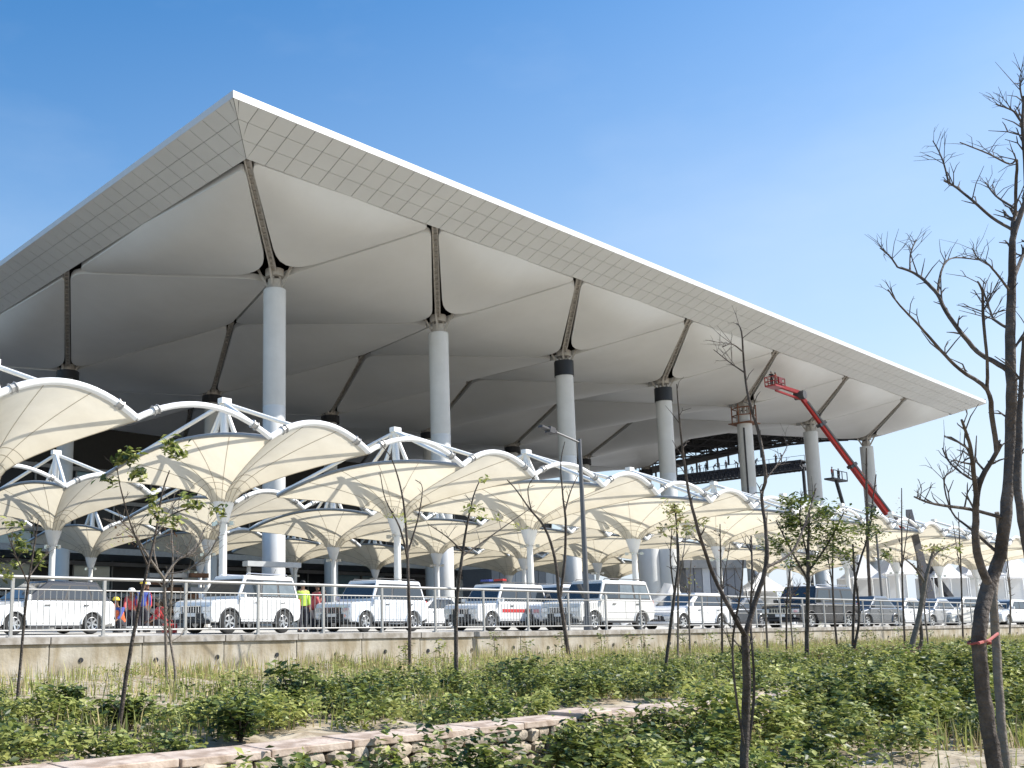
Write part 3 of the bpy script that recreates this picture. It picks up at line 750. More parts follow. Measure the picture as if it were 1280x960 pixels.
# reddish dead plant patch
cs=[]
p0=at_z(1115,828,-.6)
for k in range(2600): cs.append((p0.x+random.gauss(0,1.5),p0.y+random.gauss(0,.5),-.55+abs(random.gauss(0,.13))))
M_redbr=mat('dead_red_brown',(.17,.085,.07),.8,var=.3)
tag(leaf_cloud(cs,.2,.08,[M_redbr,M_brown],'dead_plants',aspect=.35),'patch of reddish brown dried plants in the bed at right','plants',kind='stuff')
# --- trees: limbs given as polylines (u,v) at the tree's distance with their own scatter in depth
def tree(label,base,dep,limbs,m=None,twigs=14,foliage=None,name='young_tree',leafm=None,leaf=.07,group=None,jit=.05,tw=.22,ground=None,twlen=1.):
    """limbs: list of ([(u,v,radius_px)...], depth offset end)"""
    m=m or M_bark
    b0=at_d(base[0],base[1],dep); gz_=b0.z if ground is None else ground
    t=empty(name,(b0.x,b0.y,gz_),label=label,cat='tree',group=group); T=Vector(t.location)
    r=random.Random(int(base[0]*7+base[1])); tips=[]; tips2=[]; known=[]
    for li,(pts,doff) in enumerate(limbs):
        P=[];R_=[]; n=len(pts); d0=dep
        if li>0:
            best=min(known,key=lambda k:(k[0]-pts[0][0])**2+(k[1]-pts[0][1])**2)
            if (best[0]-pts[0][0])**2+(best[1]-pts[0][1])**2<900: d0=best[2]
            if 'closest' and (best[0]-pts[0][0])**2+(best[1]-pts[0][1])**2<200: pts=[(best[0],best[1],pts[0][2])]+list(pts[1:])
        for i,(u,v,w_) in enumerate(pts):
            d=d0+doff*(i/(n-1)) + (r.uniform(-jit,jit) if 0<i else 0)
            if i: 
                for q_ in range(1,9): f_=q_/8; known.append((pu[0]+(u-pu[0])*f_,pu[1]+(v-pu[1])*f_,pu[2]+(d-pu[2])*f_))
            pu=(u,v,d)
            P.append(at_d(u,v,d)); R_.append(w_*.5*d/FPX*(.84 if w_>10 else .74))
        # smooth subdivide
        Q=[];RR=[]
        for i in range(n-1):
            p0=P[max(i-1,0)];p1=P[i];p2=P[i+1];p3=P[min(i+2,n-1)]
            for s in range(4):
                f=s/4; q=.5*((2*p1)+(p2-p0)*f+(2*p0-5*p1+4*p2-p3)*f*f+(3*p1-p0-3*p2+p3)*f**3)
                Q.append(q-T+V(r.uniform(-1,1),r.uniform(-1,1),0)*R_[i]*.12); RR.append(R_[i]+(R_[i+1]-R_[i])*f)
        Q.append(P[-1]-T); RR.append(R_[-1])
        if li==0 and ground is not None and Q[0].z>-.02: Q.insert(0,V(Q[0].x,Q[0].y,-.05)); RR.insert(0,RR[0]*1.15)
        b=MB(); b.tube(Q,RR,8 if RR[0]>.02 else 6); b.build('trunk' if li==0 else 'branch',m,t,smooth=60)
        L=len(Q)
        for k in range(twigs if li else max(2,twigs//2)):
            f=r.uniform(.35,1) if li else r.uniform(.6,1); i=min(int(f*(L-1)),L-2); c=Q[i]; d=(Q[i+1]-Q[i]).normalized()
            sd=V(r.uniform(-1,1),r.uniform(-1,1),r.uniform(-.3,1)).normalized(); dd=(d*.5+sd).normalized(); ln=tw*twlen*r.uniform(.4,1.3)*(.6+.4*(1-f))
            p1=c+dd*ln*.5+V(0,0,.02); p2=c+dd*ln+V(r.uniform(-.03,.03),r.uniform(-.03,.03),ln*.25)
            tips.append((c,p1,p2,min(RR[i]*.5,.006*max(1,dep/9))))
            if r.random()<.6:
                e=(dd+V(r.uniform(-1,1),r.uniform(-1,1),r.uniform(-.2,1))*.8).normalized(); p3=p1+e*ln*.5; tips.append((p1,p1.lerp(p3,.5)+V(0,0,.01),p3,min(RR[i]*.4,.004*max(1,dep/9)))); tips2.append(p3)
            tips2.append(p2)
    b=MB()
    for c,p1,p2,w_ in tips: b.tube([c,p1,p2],[w_,w_*.75,w_*.35],4,cap=False)
    if tips: o=b.build('twigs',m,t,smooth=60); o['kind']='stuff'
    if foliage:
        cs=[]
        for (u,v,rx,ry,n,dz) in foliage:
            c0=at_d(u,v,dep+dz)-T; sx=rx*dep/FPX; sz=ry*dep/FPX
            # several sub-clumps
            subs=[(r.gauss(0,.45),r.gauss(0,.45),r.gauss(0,.45)) for _ in range(max(3,n//45))]
            for k in range(n):
                a=subs[r.randrange(len(subs))]; g_=.30
                cs.append((c0.x+sx*(a[0]+r.gauss(0,g_)),c0.y+sx*(a[1]+r.gauss(0,g_)),c0.z+sz*(a[2]+r.gauss(0,g_))))
        leaf_cloud(cs,-.15,leaf,leafm or [M_leaf,M_leafd,M_leafy],'crown',parent=t,aspect=.42,weights=None)
    return t
G=-.68
def dz_(u,v,z): return (at_z(u,v,z)-E0).dot(FW)/ (FW.dot(FW))
def depth_at(u,v,z): return (EYE-z)/(-(ray(u,v).z)) if ray(u,v).z<0 else 9
# left leaning sapling
d=depth_at(146,925,G)
tree('slender leaning sapling with leaf clusters at its top, leftmost in the bed',(146,925),d,[
 ([(146,925,9),(158,845,7.5),(172,765,6),(182,720,5),(194,670,4),(203,615,3),(212,588,2)],.2),
 ([(186,705,3.5),(165,660,3),(152,615,2.5),(146,585,1.5)],-.5),
 ([(196,655,3),(222,640,2.5),(250,632,1.5)],.4)],ground=G,twigs=6,foliage=[(152,570,16,14,90,-.4),(214,565,22,15,130,.2),(175,590,16,12,60,-.2),(250,630,24,10,70,.4),(272,640,10,12,40,.4),(210,650,20,14,60,0),(140,600,16,8,30,-.4),(192,625,12,16,40,0)],leaf=.075,leafm=[M_leafy,M_leaf,M_leafd])
d=depth_at(213,864,G)
tree('pair of bare thorny saplings growing together left of the white off-roader',(213,864),d,[
 ([(208,860,5),(207,790,5),(205,723,5)],0),
 ([(216,866,5),(219,840,5),(212,790,4),(214,745,4),(216,700,3),(214,660,2)],.2),
 ([(205,723,5),(185,695,4),(168,668,3),(150,650,2)],-.5),
 ([(205,723,5),(222,700,4),(243,690,3),(256,660,2)],.5),
 ([(200,712,3),(192,680,3),(205,650,2),(220,625,1.5)],.3),
 ([(210,716,3),(235,712,2.5),(262,690,2),(275,665,1.5)],-.2)],ground=G,twigs=22,m=M_barkl,tw=.45,foliage=[(150,660,30,22,60,0),(235,655,32,20,60,0)],leafm=[M_brown,M_leafy,M_brown],leaf=.06)
d=depth_at(512,838,G)
tree('thin bare sapling with a spray of upright stems left of the lattice of canopies',(512,838),d,[
 ([(512,838,6),(512,780,5.5),(510,720,5),(508,665,4),(502,615,3),(490,575,2),(476,555,1.2)],.3),
 ([(510,700,4),(500,660,3),(482,625,2),(475,590,1.2)],-.5),
 ([(511,690,3.5),(522,650,2.5),(528,610,1.5),(519,600,1)],.4)],ground=G,twigs=7,foliage=[(492,645,18,6,22,0),(520,652,14,6,18,0)],leafm=[M_leafy],leaf=.09)
d=depth_at(572,875,G)
tree('straight dark sapling with one long side branch in front of the third white vehicle',(572,875),d,[
 ([(572,875,8),(570,810,7),(571,750,6),(577,700,5),(583,660,3.5),(592,620,2.5),(600,600,1.5)],.2),
 ([(577,695,4),(600,680,3),(635,655,2),(668,632,1)],.5),
 ([(577,690,3.5),(560,672,2.5),(535,655,1.5)],-.4)],ground=G,twigs=5,foliage=[(598,637,16,9,40,0),(618,650,14,8,24,.1),(603,600,6,5,16,0),(645,657,8,6,14,.3)],leafm=[M_leafy,M_leaf],leaf=.08)
d=depth_at(712,826,G)
tree('curved dark sapling with twin stems crossing the large white off-roader',(712,826),d,[
 ([(712,826,7),(705,780,6.5),(699,745,6),(694,700,5),(681,660,4),(662,636,3),(645,612,2),(634,600,1.5)],.3),
 ([(700,748,5),(706,700,4.5),(707,650,4),(704,625,3),(701,580,2),(706,552,1.3)],.2),
 ([(705,640,3),(713,615,2),(722,595,1.2)],.4),([(664,638,2.5),(660,610,1.8),(672,590,1)],-.3)],ground=G,twigs=6)
# centre forked tree, near
d=6.6
tree('forked bare tree with two main limbs rising from the front plants right of centre',(930,962),d,[
 ([(930,975,13),(932,900,12.5),(933,840,12),(931,795,11)],0),
 ([(931,795,9),(912,760,7.5),(893,722,6.5),(878,680,6),(868,645,5.5),(859,605,4.5),(853,560,4),(849,520,3),(846,480,2)],-.3),
 ([(931,795,10),(946,745,8.5),(958,705,7),(957,660,6),(952,620,5.5),(957,595,6),(948,540,5),(936,500,4.5),(930,455,3.5),(927,415,2.5),(921,404,1.5)],.35),
 ([(962,714,5.5),(990,690,4),(1008,650,3),(1020,610,2)],.6),
 ([(929,440,2.5),(915,430,2),(903,434,1.2)],-.1),([(931,465,2.5),(915,455,2),(892,437,1.2)],.1),([(953,600,3),(975,575,2),(985,555,1.2)],.2),
 ([(938,965,5),(942,880,5),(941,820,4.5),(938,770,4),(940,720,3.5),(939,670,3)],.25),
 ([(921,940,5),(919,860,4.5),(916,800,4),(926,740,3),(929,700,2.5)],-.25)],ground=-1.12,twigs=10,m=M_bark,tw=.2,name='forked_tree')
# leafy trees near the railing
d=depth_at(1009,832,G)
tree('small leafy tree with a dense olive green crown in front of the dark off-roader',(1009,832),d,[
 ([(1009,832,8),(1009,780,7),(1010,730,6.5),(1010,690,5),(1012,640,3)],0),
 ([(1010,725,4),(990,690,3),(970,650,2)],-.4),([(1010,715,4),(1035,680,3),(1055,640,2)],.4),([(1010,700,3),(1000,650,2),(1003,615,1.4)],.2)],ground=G,twigs=16,
 foliage=[(1010,655,32,26,620,0),(975,680,24,16,260,-.3),(1045,670,26,22,620,.3),(1015,700,30,12,340,.2),(1000,628,20,12,260,0),(985,655,20,20,320,.3),(1030,640,16,10,180,.1)],leafm=[M_leafd,M_leaf,M_leaf],leaf=.115,name='leafy_tree')
d=depth_at(1066,826,G)
tree('leafy sapling with a bushy green top between the dark off-roader and the white cars',(1066,826),d,[
 ([(1066,826,5),(1067,770,4.5),(1070,720,4),(1085,670,3),(1090,640,2)],.2),([(1078,826,5),(1074,770,4),(1068,715,4),(1066,680,3)],0)],ground=G,twigs=12,
 foliage=[(1085,668,22,20,330,0),(1062,690,14,14,120,0),(1108,690,12,14,90,.3),(1090,645,12,10,90,.2)],leafm=[M_leaf,M_leafd],leaf=.11,name='leafy_tree')
d=depth_at(830,850,G)
tree('leaning sapling with a pale feathery leaf tuft beside the white hatchback',(830,850),d,[
 ([(830,850,6),(836,800,5.5),(843,742,5),(848,700,4),(846,660,3),(843,630,2)],.1),([(843,742,3),(838,700,2.5),(840,660,1.5)],-.3)],ground=G,twigs=9,
 foliage=[(850,640,18,20,150,0),(868,655,16,12,80,.2),(838,660,10,14,60,0)],leafm=[M_leafy,M_leaf,M_dry],leaf=.10)
d=depth_at(1137,832,G)
tree('twisted young tree with a sparse tuft of leaves standing in the dead patch',(1137,832),d,[
 ([(1134,832,10),(1143,795,9),(1150,765,8),(1156,728,7),(1163,700,4),(1168,680,2.5)],.2),([(1148,770,6),(1152,800,6),(1146,825,7)],.1),
 ([(1156,728,5),(1144,710,3.5),(1130,698,2)],-.3),([(1160,712,4),(1172,690,3),(1195,680,1.5)],.4)],ground=G,twigs=9,m=M_barkl,
 foliage=[(1165,683,20,10,90,0),(1188,690,14,8,50,.3)],leafm=[M_leafy,M_leaf,M_dry],leaf=.10)
# thin poles/saplings along the railing
thin=[(847,828,845,640,4),(863,822,864,700,3.5),(903,828,900,655,4),(960,822,959,640,4),(983,820,990,690,3.5),(992,818,988,705,3),(1047,815,1042,650,4),(1131,812,1127,610,3.5),(1161,815,1150,700,3),(1204,805,1198,640,3),(1090,795,1083,560,6),(1262,800,1258,690,3)]
words=['left of the forked tree','beside the white hatchback','just left of the forked tree, behind it','just right of the forked tree','half hidden by the leafy crown','slanting next to the leafy tree','between the two leafy trees','in front of the white cars','right of the twisted young tree','farther right, before the thick trunk','tall straight one behind the leafy top','at the right edge of the garden']
for (u,v,u2,v2,w_),wd in zip(thin,words):
    d=depth_at(u,v,G); um=(u+u2)/2+random.uniform(-4,4)
    tree('thin bare sapling '+wd,(u,v),d,[([(u,v,w_),(um,(v+v2)/2,w_*.85),(u2,v2,w_*.4)],random.uniform(-.4,.4)),([(um,(v+v2)/2,w_*.6),(u2+random.uniform(-14,14),v2+random.uniform(10,40),w_*.3)],random.uniform(-.5,.5))],ground=G,twigs=12,m=random.choice([M_bark,M_barkl]),tw=.4,group='thin saplings along the railing',foliage=[(u2,v2+30,14,24,26,0)],leafm=[M_leafy,M_brown],leaf=.08)
# left edge leafy branchlets
d=10.5
tree('sapling with pale leaves at the extreme left beside the white crossover',(30,880),d,[
 ([(22,870,6),(28,800,5),(34,740,4.5),(40,700,3.5),(48,650,2)],0),([(36,730,3),(22,700,2.5),(10,670,1.5)],-.4),([(38,720,3),(52,700,2),(62,690,1.2)],.3)],ground=G,twigs=10,
 foliage=[(28,695,20,20,120,0),(52,700,12,10,60,.2),(15,660,14,12,50,-.2),(8,715,14,12,60,0)],leafm=[M_leafy,M_leaf,M_leafd],leaf=.08)
# big bare tree at right, near camera
d=5.0
big=tree('large bare dark tree with thick curving trunk at the right edge',(1240,975),d,[
 ([(1250,1040,25),(1243,960,22),(1234,900,21),(1226,840,20),(1224,790,20),(1232,742,20),(1247,705,18),(1256,655,17),(1261,600,16),(1263,540,15),(1264,480,15),(1263,420,14),(1265,360,12),(1266,300,10),(1276,268,8),(1288,230,6)],.25),
 ([(1228,730,13),(1221,690,11),(1220,640,10),(1224,605,9),(1240,575,7),(1252,555,6)],-.25),
 ([(1222,630,9),(1217,590,8),(1212,555,6),(1202,525,4)],-.4),
 ([(1250,650,7),(1215,637,6),(1180,632,5),(1160,628,4),(1143,621,3)],-.3),
 ([(1260,465,10),(1243,452,8),(1222,440,7),(1197,410,6.5),(1180,385,6),(1172,368,5.5),(1155,350,5),(1140,340,4),(1122,334,3)],.3),
 ([(1244,565,8),(1240,520,8),(1234,487,7),(1200,462,5.5),(1175,437,5),(1150,408,4),(1125,382,3),(1110,362,2)],-.5),
 ([(1234,487,6),(1234,450,5),(1229,400,5),(1228,365,4),(1222,352,3)],-.2),
 ([(1172,368,4.5),(1175,345,4),(1182,328,3),(1195,322,2.5),(1225,325,2)],.4),
 ([(1136,343,3),(1138,318,2.5),(1145,300,2)],.3),([(1122,336,3),(1112,320,2.5),(1100,310,1.8)],0),
 ([(1266,350,7),(1278,320,6),(1290,290,5)],.3),
 ([(1264,300,7),(1266,280,6.5),(1270,268,6),(1282,262,5)],.1),
 ([(1262,288,5),(1240,272,4.5),(1215,250,4),(1192,232,3.5),(1180,226,2.5)],.2),
 ([(1186,228,3.2),(1180,205,2.5),(1172,186,2),(1166,176,1.5)],.1),
 ([(1267,270,5),(1270,230,5),(1271,200,4),(1262,205,3),(1235,192,2.5),(1200,178,1.8)],-.2),
 ([(1265,262,4),(1245,245,3),(1232,228,2)],.4),
 ([(1284,250,5),(1281,200,5),(1278,160,5),(1280,120,4)],0),([(1279,155,4),(1268,140,3),(1258,135,2.2),(1245,130,1.5)],.1),([(1276,128,3),(1275,108,2.5),(1280,98,2)],0),
 ([(1256,560,5),(1235,585,4.5),(1220,600,4),(1200,590,3),(1185,575,3),(1178,560,2)],.3),
 ([(1238,690,6),(1212,660,4),(1190,640,3),(1180,600,2.5),(1195,585,2),(1205,560,1.5)],.5),
 ([(1255,410,5),(1243,400,4),(1240,395,3.5),(1228,360,2.5)],.2),([(1262,370,4),(1248,345,3.5),(1235,330,3),(1222,322,2),(1215,310,1.5)],-.3),
 ([(1264,440,4),(1278,420,4),(1290,405,3)],0),([(1262,520,5),(1275,500,4),(1290,488,3)],.3)],
 ground=-1.15,twigs=11,tw=.17,jit=.03,name='large_bare_tree',m=M_bark)
d=5.6
tree('second slimmer grey trunk tied with red tape to the large tree at right',(1255,975),d,[
 ([(1268,1030,14),(1258,960,13),(1250,880,12),(1245,800,12),(1242,745,11),(1250,690,9),(1246,640,7)],.2)],ground=-1.15,twigs=0,m=M_barkl)
b=MB(); pa_=at_d(1223,804,4.86); pb_=at_d(1247,792,5.45)
b.tube([pa_,pa_.lerp(pb_,.5)-V(0,0,.012),pb_],.008,6); 
r_=.05
c=at_d(1224,803,5.02); b.tube([c+V(r_*math.cos(k*.524),r_*math.sin(k*.524),.008*math.sin(k)) for k in range(13)],.006,5)
tag(b.build('red_tie',mat('faded_tape',(.30,.06,.05),.7)),'faded red tape tied between the two trunks at the right','tape')
d=4.6
tree('dark trunk running up along the extreme right edge of the view',(1290,975),d,[
 ([(1310,1040,16),(1305,900,14),(1298,760,13),(1284,690,12),(1276,640,11),(1272,600,11),(1276,500,8),(1280,420,6)],.2)],ground=-1.15,twigs=4,tw=.2)
# ================================================================== VEHICLES
def vehicle(kind,label,x,y,heading,paint=None,L=4.2,W=1.78,H=1.8,group=None,opts=(),name=None,cat=None,sc=None):
    paint=paint or M_paint
    t=empty(name or 'parked_'+kind,(x,y,0),heading,label,cat or 'car',group)
    hl=L/2; suv=kind in('offroader','van')
    gcl=.34 if suv else .24; wr=.36 if suv else .32
    belt=.60*H if suv else .62*H; hood_f=.50*H+.06 if suv else .47*H; hood_b=.585*H if suv else .60*H
    wf=hl-.80; wb=-hl+.82
    wsb=hl-1.15 if suv else hl-1.05; wst=wsb-(.42 if suv else .85); rt=-hl+(.20 if suv else .55); rb=-hl+(.05 if suv else .12)
    if kind=='van': wsb=hl-.75; wst=wsb-.5
    if kind=='sedan': rt=-hl+1.15; rb=-hl+.55
    ar=wr+.075
    def arch(cx):
        return [(cx+ar*math.cos(a),wr-.02+ar*math.sin(a)) for a in [math.pi*k/9 for k in range(9,-1,-1)]]
    base=[( -hl+.06,gcl+.08)]
    a1=[p for p in arch(wb) if p[1]>gcl-.01]; a2=[p for p in arch(wf) if p[1]>gcl-.01]
    poly=base+[(wb-ar,gcl)]+a1+[(wb+ar,gcl)]+[(wf-ar,gcl)]+a2+[(wf+ar,gcl),(hl-.10,gcl+.02),(hl,gcl+.16),(hl+.005,hood_f-.20),(hl-.05,hood_f),(hl-.22,hood_f+.05),(wsb+.02,hood_b),(wsb-.05,belt-.0),(rb,belt+.01),(-hl+.01,belt-.10),(-hl,gcl+.30)]
    out=[]
    for p in poly:
        if not out or (abs(p[0]-out[-1][0])+abs(p[1]-out[-1][1]))>.012: out.append(p)
    b=MB(); b.prism(out,-W/2,W/2); b.build('body',paint,t,smooth=30,bevel=.045)
    # black underbody / wheel wells / cladding
    b=MB(); b.box((0,0,gcl+.10),(L-.5,W-.34,.26)); b.box((wf,0,gcl+.3),(.9,W-.36,.5)); b.box((wb,0,gcl+.3),(.9,W-.36,.5)); b.build('underbody',M_plastic,t)
    for cx in(wf,wb):
        for s in(-1,1):
            pts=[V(cx+(ar+.005)*math.cos(a),s*(W/2+.004),wr-.02+(ar+.005)*math.sin(a)) for a in [math.pi*k/12 for k in range(13)]]
            MB().tube(pts,.032,6).build('arch_trim',M_plastic if suv and 'plain' not in opts else paint,t,smooth=60)
    # cabin
    wb_,wt_=W/2-.035,W/2-.17
    roofc=M_paintd if 'blackroof' in opts else paint
    B=[(wsb,belt-.03),(rb,belt-.03)]; T_=[(wst,H-.07),(rt,H-.07)]
    cab=[V(wsb,-wb_,belt-.02),V(wsb,wb_,belt-.02),V(rb,wb_,belt-.02),V(rb,-wb_,belt-.02),V(wst,-wt_,H-.06),V(wst,wt_,H-.06),V(rt,wt_,H-.06),V(rt,-wt_,H-.06)]
    b=MB(); 
    top=[V(p.x*.99-.0+(.0),p.y*.93,H) for p in cab[4:]]
    b.add(cab+top,[(0,1,2,3),(0,4,5,1),(1,5,6,2),(2,6,7,3),(3,7,4,0),(4,8,9,5),(5,9,10,6),(6,10,11,7),(7,11,8,4),(8,11,10,9)])
    b.build('cabin',roofc if 'blackroof' in opts else paint,t,smooth=25,bevel=.03)
    def pane(name,q,mt,off,inset=0):
        n=(q[1]-q[0]).cross(q[3]-q[0]).normalized(); ce=sum(q,V(0,0,0))/4
        if n.dot(ce-V(0,0,.8))<0: n=-n
        q=[ce+(p-ce)*(1-inset)+n*off for p in q]; q2=[p-n*.05 for p in q]
        b=MB(); b.add(q+q2,[(0,1,2,3),(7,6,5,4),(0,4,5,1),(1,5,6,2),(2,6,7,3),(3,7,4,0)]); return b.build(name,mt,t)
    def lat(s,f,g):   # point on side cabin: f 0 front..1 rear, g 0 bottom..1 top
        p=cab[0 if s<0 else 1].lerp(cab[3 if s<0 else 2],f); q=cab[4 if s<0 else 5].lerp(cab[7 if s<0 else 6],f); return p.lerp(q,g)
    pane('windscreen',[cab[0].lerp(cab[4],.1),cab[1].lerp(cab[5],.1),cab[1].lerp(cab[5],.93),cab[0].lerp(cab[4],.93)],M_carglass,.014,.07)
    pane('rear_window',[cab[3].lerp(cab[7],.15),cab[2].lerp(cab[6],.15),cab[2].lerp(cab[6],.9),cab[3].lerp(cab[7],.9)],M_carglass,.014,.1)
    segs=[(.05,.335),(.375,.635),(.675,.95)] if suv else [(.13,.44),(.475,.76),(.79,.94)]
    if kind=='sedan': segs=[(.12,.5),(.53,.9)]
    for s in(-1,1):
        for k,(f0,f1) in enumerate(segs):
            tf0=f0+(.02 if k==0 else 0)
            pane('side_window',[lat(s,f0,.14),lat(s,f1,.14),lat(s,f1,.84),lat(s,tf0,.84)],M_carglass2 if 'clear' in opts and k>0 else M_carglass,.012)
            pane('window_frame',[lat(s,f0-.018,.08),lat(s,f1+.018,.08),lat(s,f1+.018,.90),lat(s,tf0-.018,.90)],M_plastic,.005)
    # door seams, handles, sill
    b=MB()
    xs_=[wsb-.02, (wsb+rb)/2+.12, wb+ar*.75]
    for s in(-1,1):
        b=MB()
        for xx in xs_: b.box((xx,s*(W/2+.001),(gcl+belt)/2+.04),(.014,.006,belt-gcl-.16))
        b.box(((xs_[0]+xs_[2])/2,s*(W/2+.001),gcl+.10),(xs_[0]-xs_[2],.006,.012))
        b.box(((wf+wb)/2,s*(W/2-.01),gcl-.01),(wf-wb-2*ar,.12,.07))
        o=b.build('door_seams',M_plastic,t); o['kind']='stuff'
    for s in(-1,1):
        for xx in(xs_[0]-.78,xs_[1]-.72): MB().box((xx,s*(W/2+.018),belt-.13),(.17,.03,.03)).build('door_handle',M_chrome if 'plain' not in opts else M_plastic,t)
        m_=MB(); m_.box((wsb-.12,s*(W/2+.10),belt+.09),(.10,.20,.15)); m_.build('wing_mirror',paint,t,bevel=.02)
    # front face
    gh=hood_f-.24
    b=MB(); b.box((hl+.012,0,gh),(.04,W*.50,.20)); b.build('grille',M_plastic,t)
    b=MB()
    for k in range(7): b.box((hl+.036,(k-3)*W*.068,gh),(.016,.028,.18))
    b.box((hl+.036,0,gh+.105),(.018,W*.52,.02)); b.build('grille_bars',M_chrome,t)
    for s in(-1,1):
        MB().box((hl-.045,s*W*.385,gh+.02),(.16,W*.19,.17)).build('headlight',M_lamp,t,bevel=.02)
        MB().tube([(hl-.02,s*W*.36,gcl+.22),(hl+.02,s*W*.36,gcl+.22)],.055,12).build('fog_lamp',M_lamp,t)
        MB().box((-hl+.03,s*W*.43,belt-.16),(.12,W*.10,.34 if suv else .18)).build('tail_light',M_red,t,bevel=.015)
    b=MB(); b.box((hl+.0,0,gcl+.20),(.07,W*.62,.17)); b.build('air_intake',M_plastic,t)
    b=MB(); b.box((hl-.02,0,gcl+.04),(.14,W*.86,.10)); b.build('front_bumper',M_plastic if suv else paint,t,bevel=.02)
    MB().box((hl+.045,0,gcl+.24),(.012,.46,.11)).build('number_plate',M_plate,t)
    MB().box((-hl-.01,0,gcl+.42),(.012,.46,.11)).build('number_plate',M_plate,t)
    MB().box((-hl-.02,0,gcl+.10),(.10,W*.9,.20)).build('rear_bumper',M_plastic if suv else paint,t,bevel=.02)
    if suv:
        for s in(-1,1):
            b=MB(); b.tube([(wst-.15,s*(wt_-.08),H),(wst-.22,s*(wt_-.08),H+.06),(rt+.25,s*(wt_-.08),H+.06),(rt+.15,s*(wt_-.08),H)],.018,6); b.build('roof_rail',M_plastic if 'plain' in opts else M_chrome,t)
        b=MB()
        for s in(-1,1): b.box((0,s*(W/2+.02),gcl-.02),(wf-wb-2*ar+.1,.13,.035))
        b.build('side_step',M_plastic,t)
    # wheels
    for cx in(wf,wb):
        for s in(-1,1):
            w_=MB(); yo=s*(W/2-.12)
            pr_=[(wr*.60,-.10),(wr*.9,-.105),(wr,-.08),(wr,.08),(wr*.9,.105),(wr*.60,.10)]
            o=len(w_.v); n=24
            for r_,q in pr_:
                for k in range(n): a=2*math.pi*k/n; w_.v.append((cx+r_*math.cos(a),yo+q,wr+r_*math.sin(a)))
            for i in range(5):
                for k in range(n): w_.f.append((i*n+k,i*n+(k+1)%n,(i+1)*n+(k+1)%n,(i+1)*n+k))
            w_.mi=[0]*len(w_.f); wo=w_.build('wheel',M_tyre,t,smooth=40)
            rm=MB(); yf=yo+s*.085
            rm.tube([(cx,yf-s*.10,wr),(cx,yf-s*.03,wr)],wr*.62,20)
            rm.tube([(cx,yf-s*.03,wr),(cx,yf+s*.012,wr)],wr*.13,10)
            for k in range(6):
                a=math.pi*2*k/6+.3; rm.bar((cx+wr*.1*math.cos(a),yf-s*.012,wr+wr*.1*math.sin(a)),(cx+wr*.60*math.cos(a),yf+s*.004,wr+wr*.60*math.sin(a)),.055,.03,up=(0,1,0))
            n=20; rm.tube([(cx+wr*.60*math.cos(2*math.pi*k/n),yf,wr+wr*.60*math.sin(2*math.pi*k/n)) for k in range(n+1)],.018,6,cap=False)
            rm.build('rim',M_rim,wo,smooth=40)
            dk=MB(); dk.tube([(cx,yf-s*.028,wr),(cx,yf-s*.022,wr)],wr*.57,20); dk.build('brake_shadow',M_plastic,wo)
    if 'lightbar' in opts:
        MB().box((wst-.35,0,H+.09),(.26,W*.66,.05)).build('beacon_base',M_plastic,t)
        MB().box((wst-.35,-W*.2,H+.15),(.24,W*.26,.10)).build('beacon_lamp',M_blue,t,bevel=.02)
        MB().box((wst-.35,W*.2,H+.15),(.24,W*.26,.10)).build('beacon_lamp',M_red,t,bevel=.02)
    if 'stripe' in opts:
        b=MB()
        for s in(-1,1): b.box(((wsb+rb)/2-.1,s*(W/2+.003),belt-.32),(wsb-rb-.3,.007,.13))
        b.build('side_stripe',M_redstripe,t)
    if 'spare' in opts:
        MB().tube([(-hl-.02,0,.95),(-hl-.20,0,.95)],.34,20).build('spare_wheel',M_tyre,t,smooth=40)
    if 'aerial' in opts: MB().tube([(rt+.3,0,H-.02),(rt+.1,0,H+.28)],.008,5).build('aerial',M_plastic,t)
    return t
PI=math.pi
def park(kind,label,ul,ur,vtop,Hc,**k):
    """place a vehicle by its visible centre, its height giving the distance"""
    um=(ul+ur)/2; vb=k.pop('vb'); dep=k.pop('dep',None) or FPX*Hc/(vb-vtop)
    p=at_d(um,vb,dep); return vehicle(kind,label,p.x,p.y,H=Hc,**k)
hd=PI+rad(6)
park('crossover','white crossover with black roof at the far left behind the railing',-30,128,727,1.62,vb=793,heading=hd,opts=('blackroof','plain'),L=4.25,W=1.80)
park('offroader','white off-roader with roof rails and alloy wheels, second vehicle from the left',222,375,719,1.84,vb=790,heading=PI+rad(9),L=4.05,W=1.75,opts=('aerial','clear'))
park('offroader','boxy white off-roader with black lower bumper, third vehicle from the left',400,532,725,1.84,vb=788,heading=PI+rad(5),L=4.2,W=1.74,paint=M_paint3,opts=('plain',))
park('hatchback','small white hatchback mostly hidden behind the third vehicle',505,552,745,1.5,vb=784,heading=PI,L=3.8,W=1.65,opts=('plain',))
park('offroader','white police off-roader with red and blue light bar and red side stripe',573,672,730,1.80,vb=787,heading=PI-rad(2),L=4.2,W=1.78,opts=('lightbar','stripe','plain'),name='police_offroader')
park('offroader','white off-roader squeezed between the police vehicle and the largest white one',655,738,731,1.82,vb=787,heading=PI-rad(1),L=4.2,W=1.76,paint=M_paint3,opts=('plain',))
park('offroader','largest white off-roader with three clear side windows, directly behind the lamp post',690,809,728,1.86,vb=790,heading=PI-rad(4),L=4.35,W=1.80,paint=M_paint2,opts=('plain','clear'))
park('hatchback','white hatchback parked to the right of the largest white off-roader',810,905,745,1.50,vb=790,heading=PI-rad(6),L=4.1,W=1.70,opts=('plain',))
park('hatchback','small dark grey car half hidden behind the forked tree',902,935,748,1.48,vb=785,heading=PI-rad(8),L=3.8,W=1.66,paint=M_paintg)
park('offroader','black off-roader with silver wheels beneath the leafy tree',966,1064,735,1.88,vb=787,heading=PI-rad(8),L=4.5,W=1.85,paint=M_paintd,name='dark_offroader')
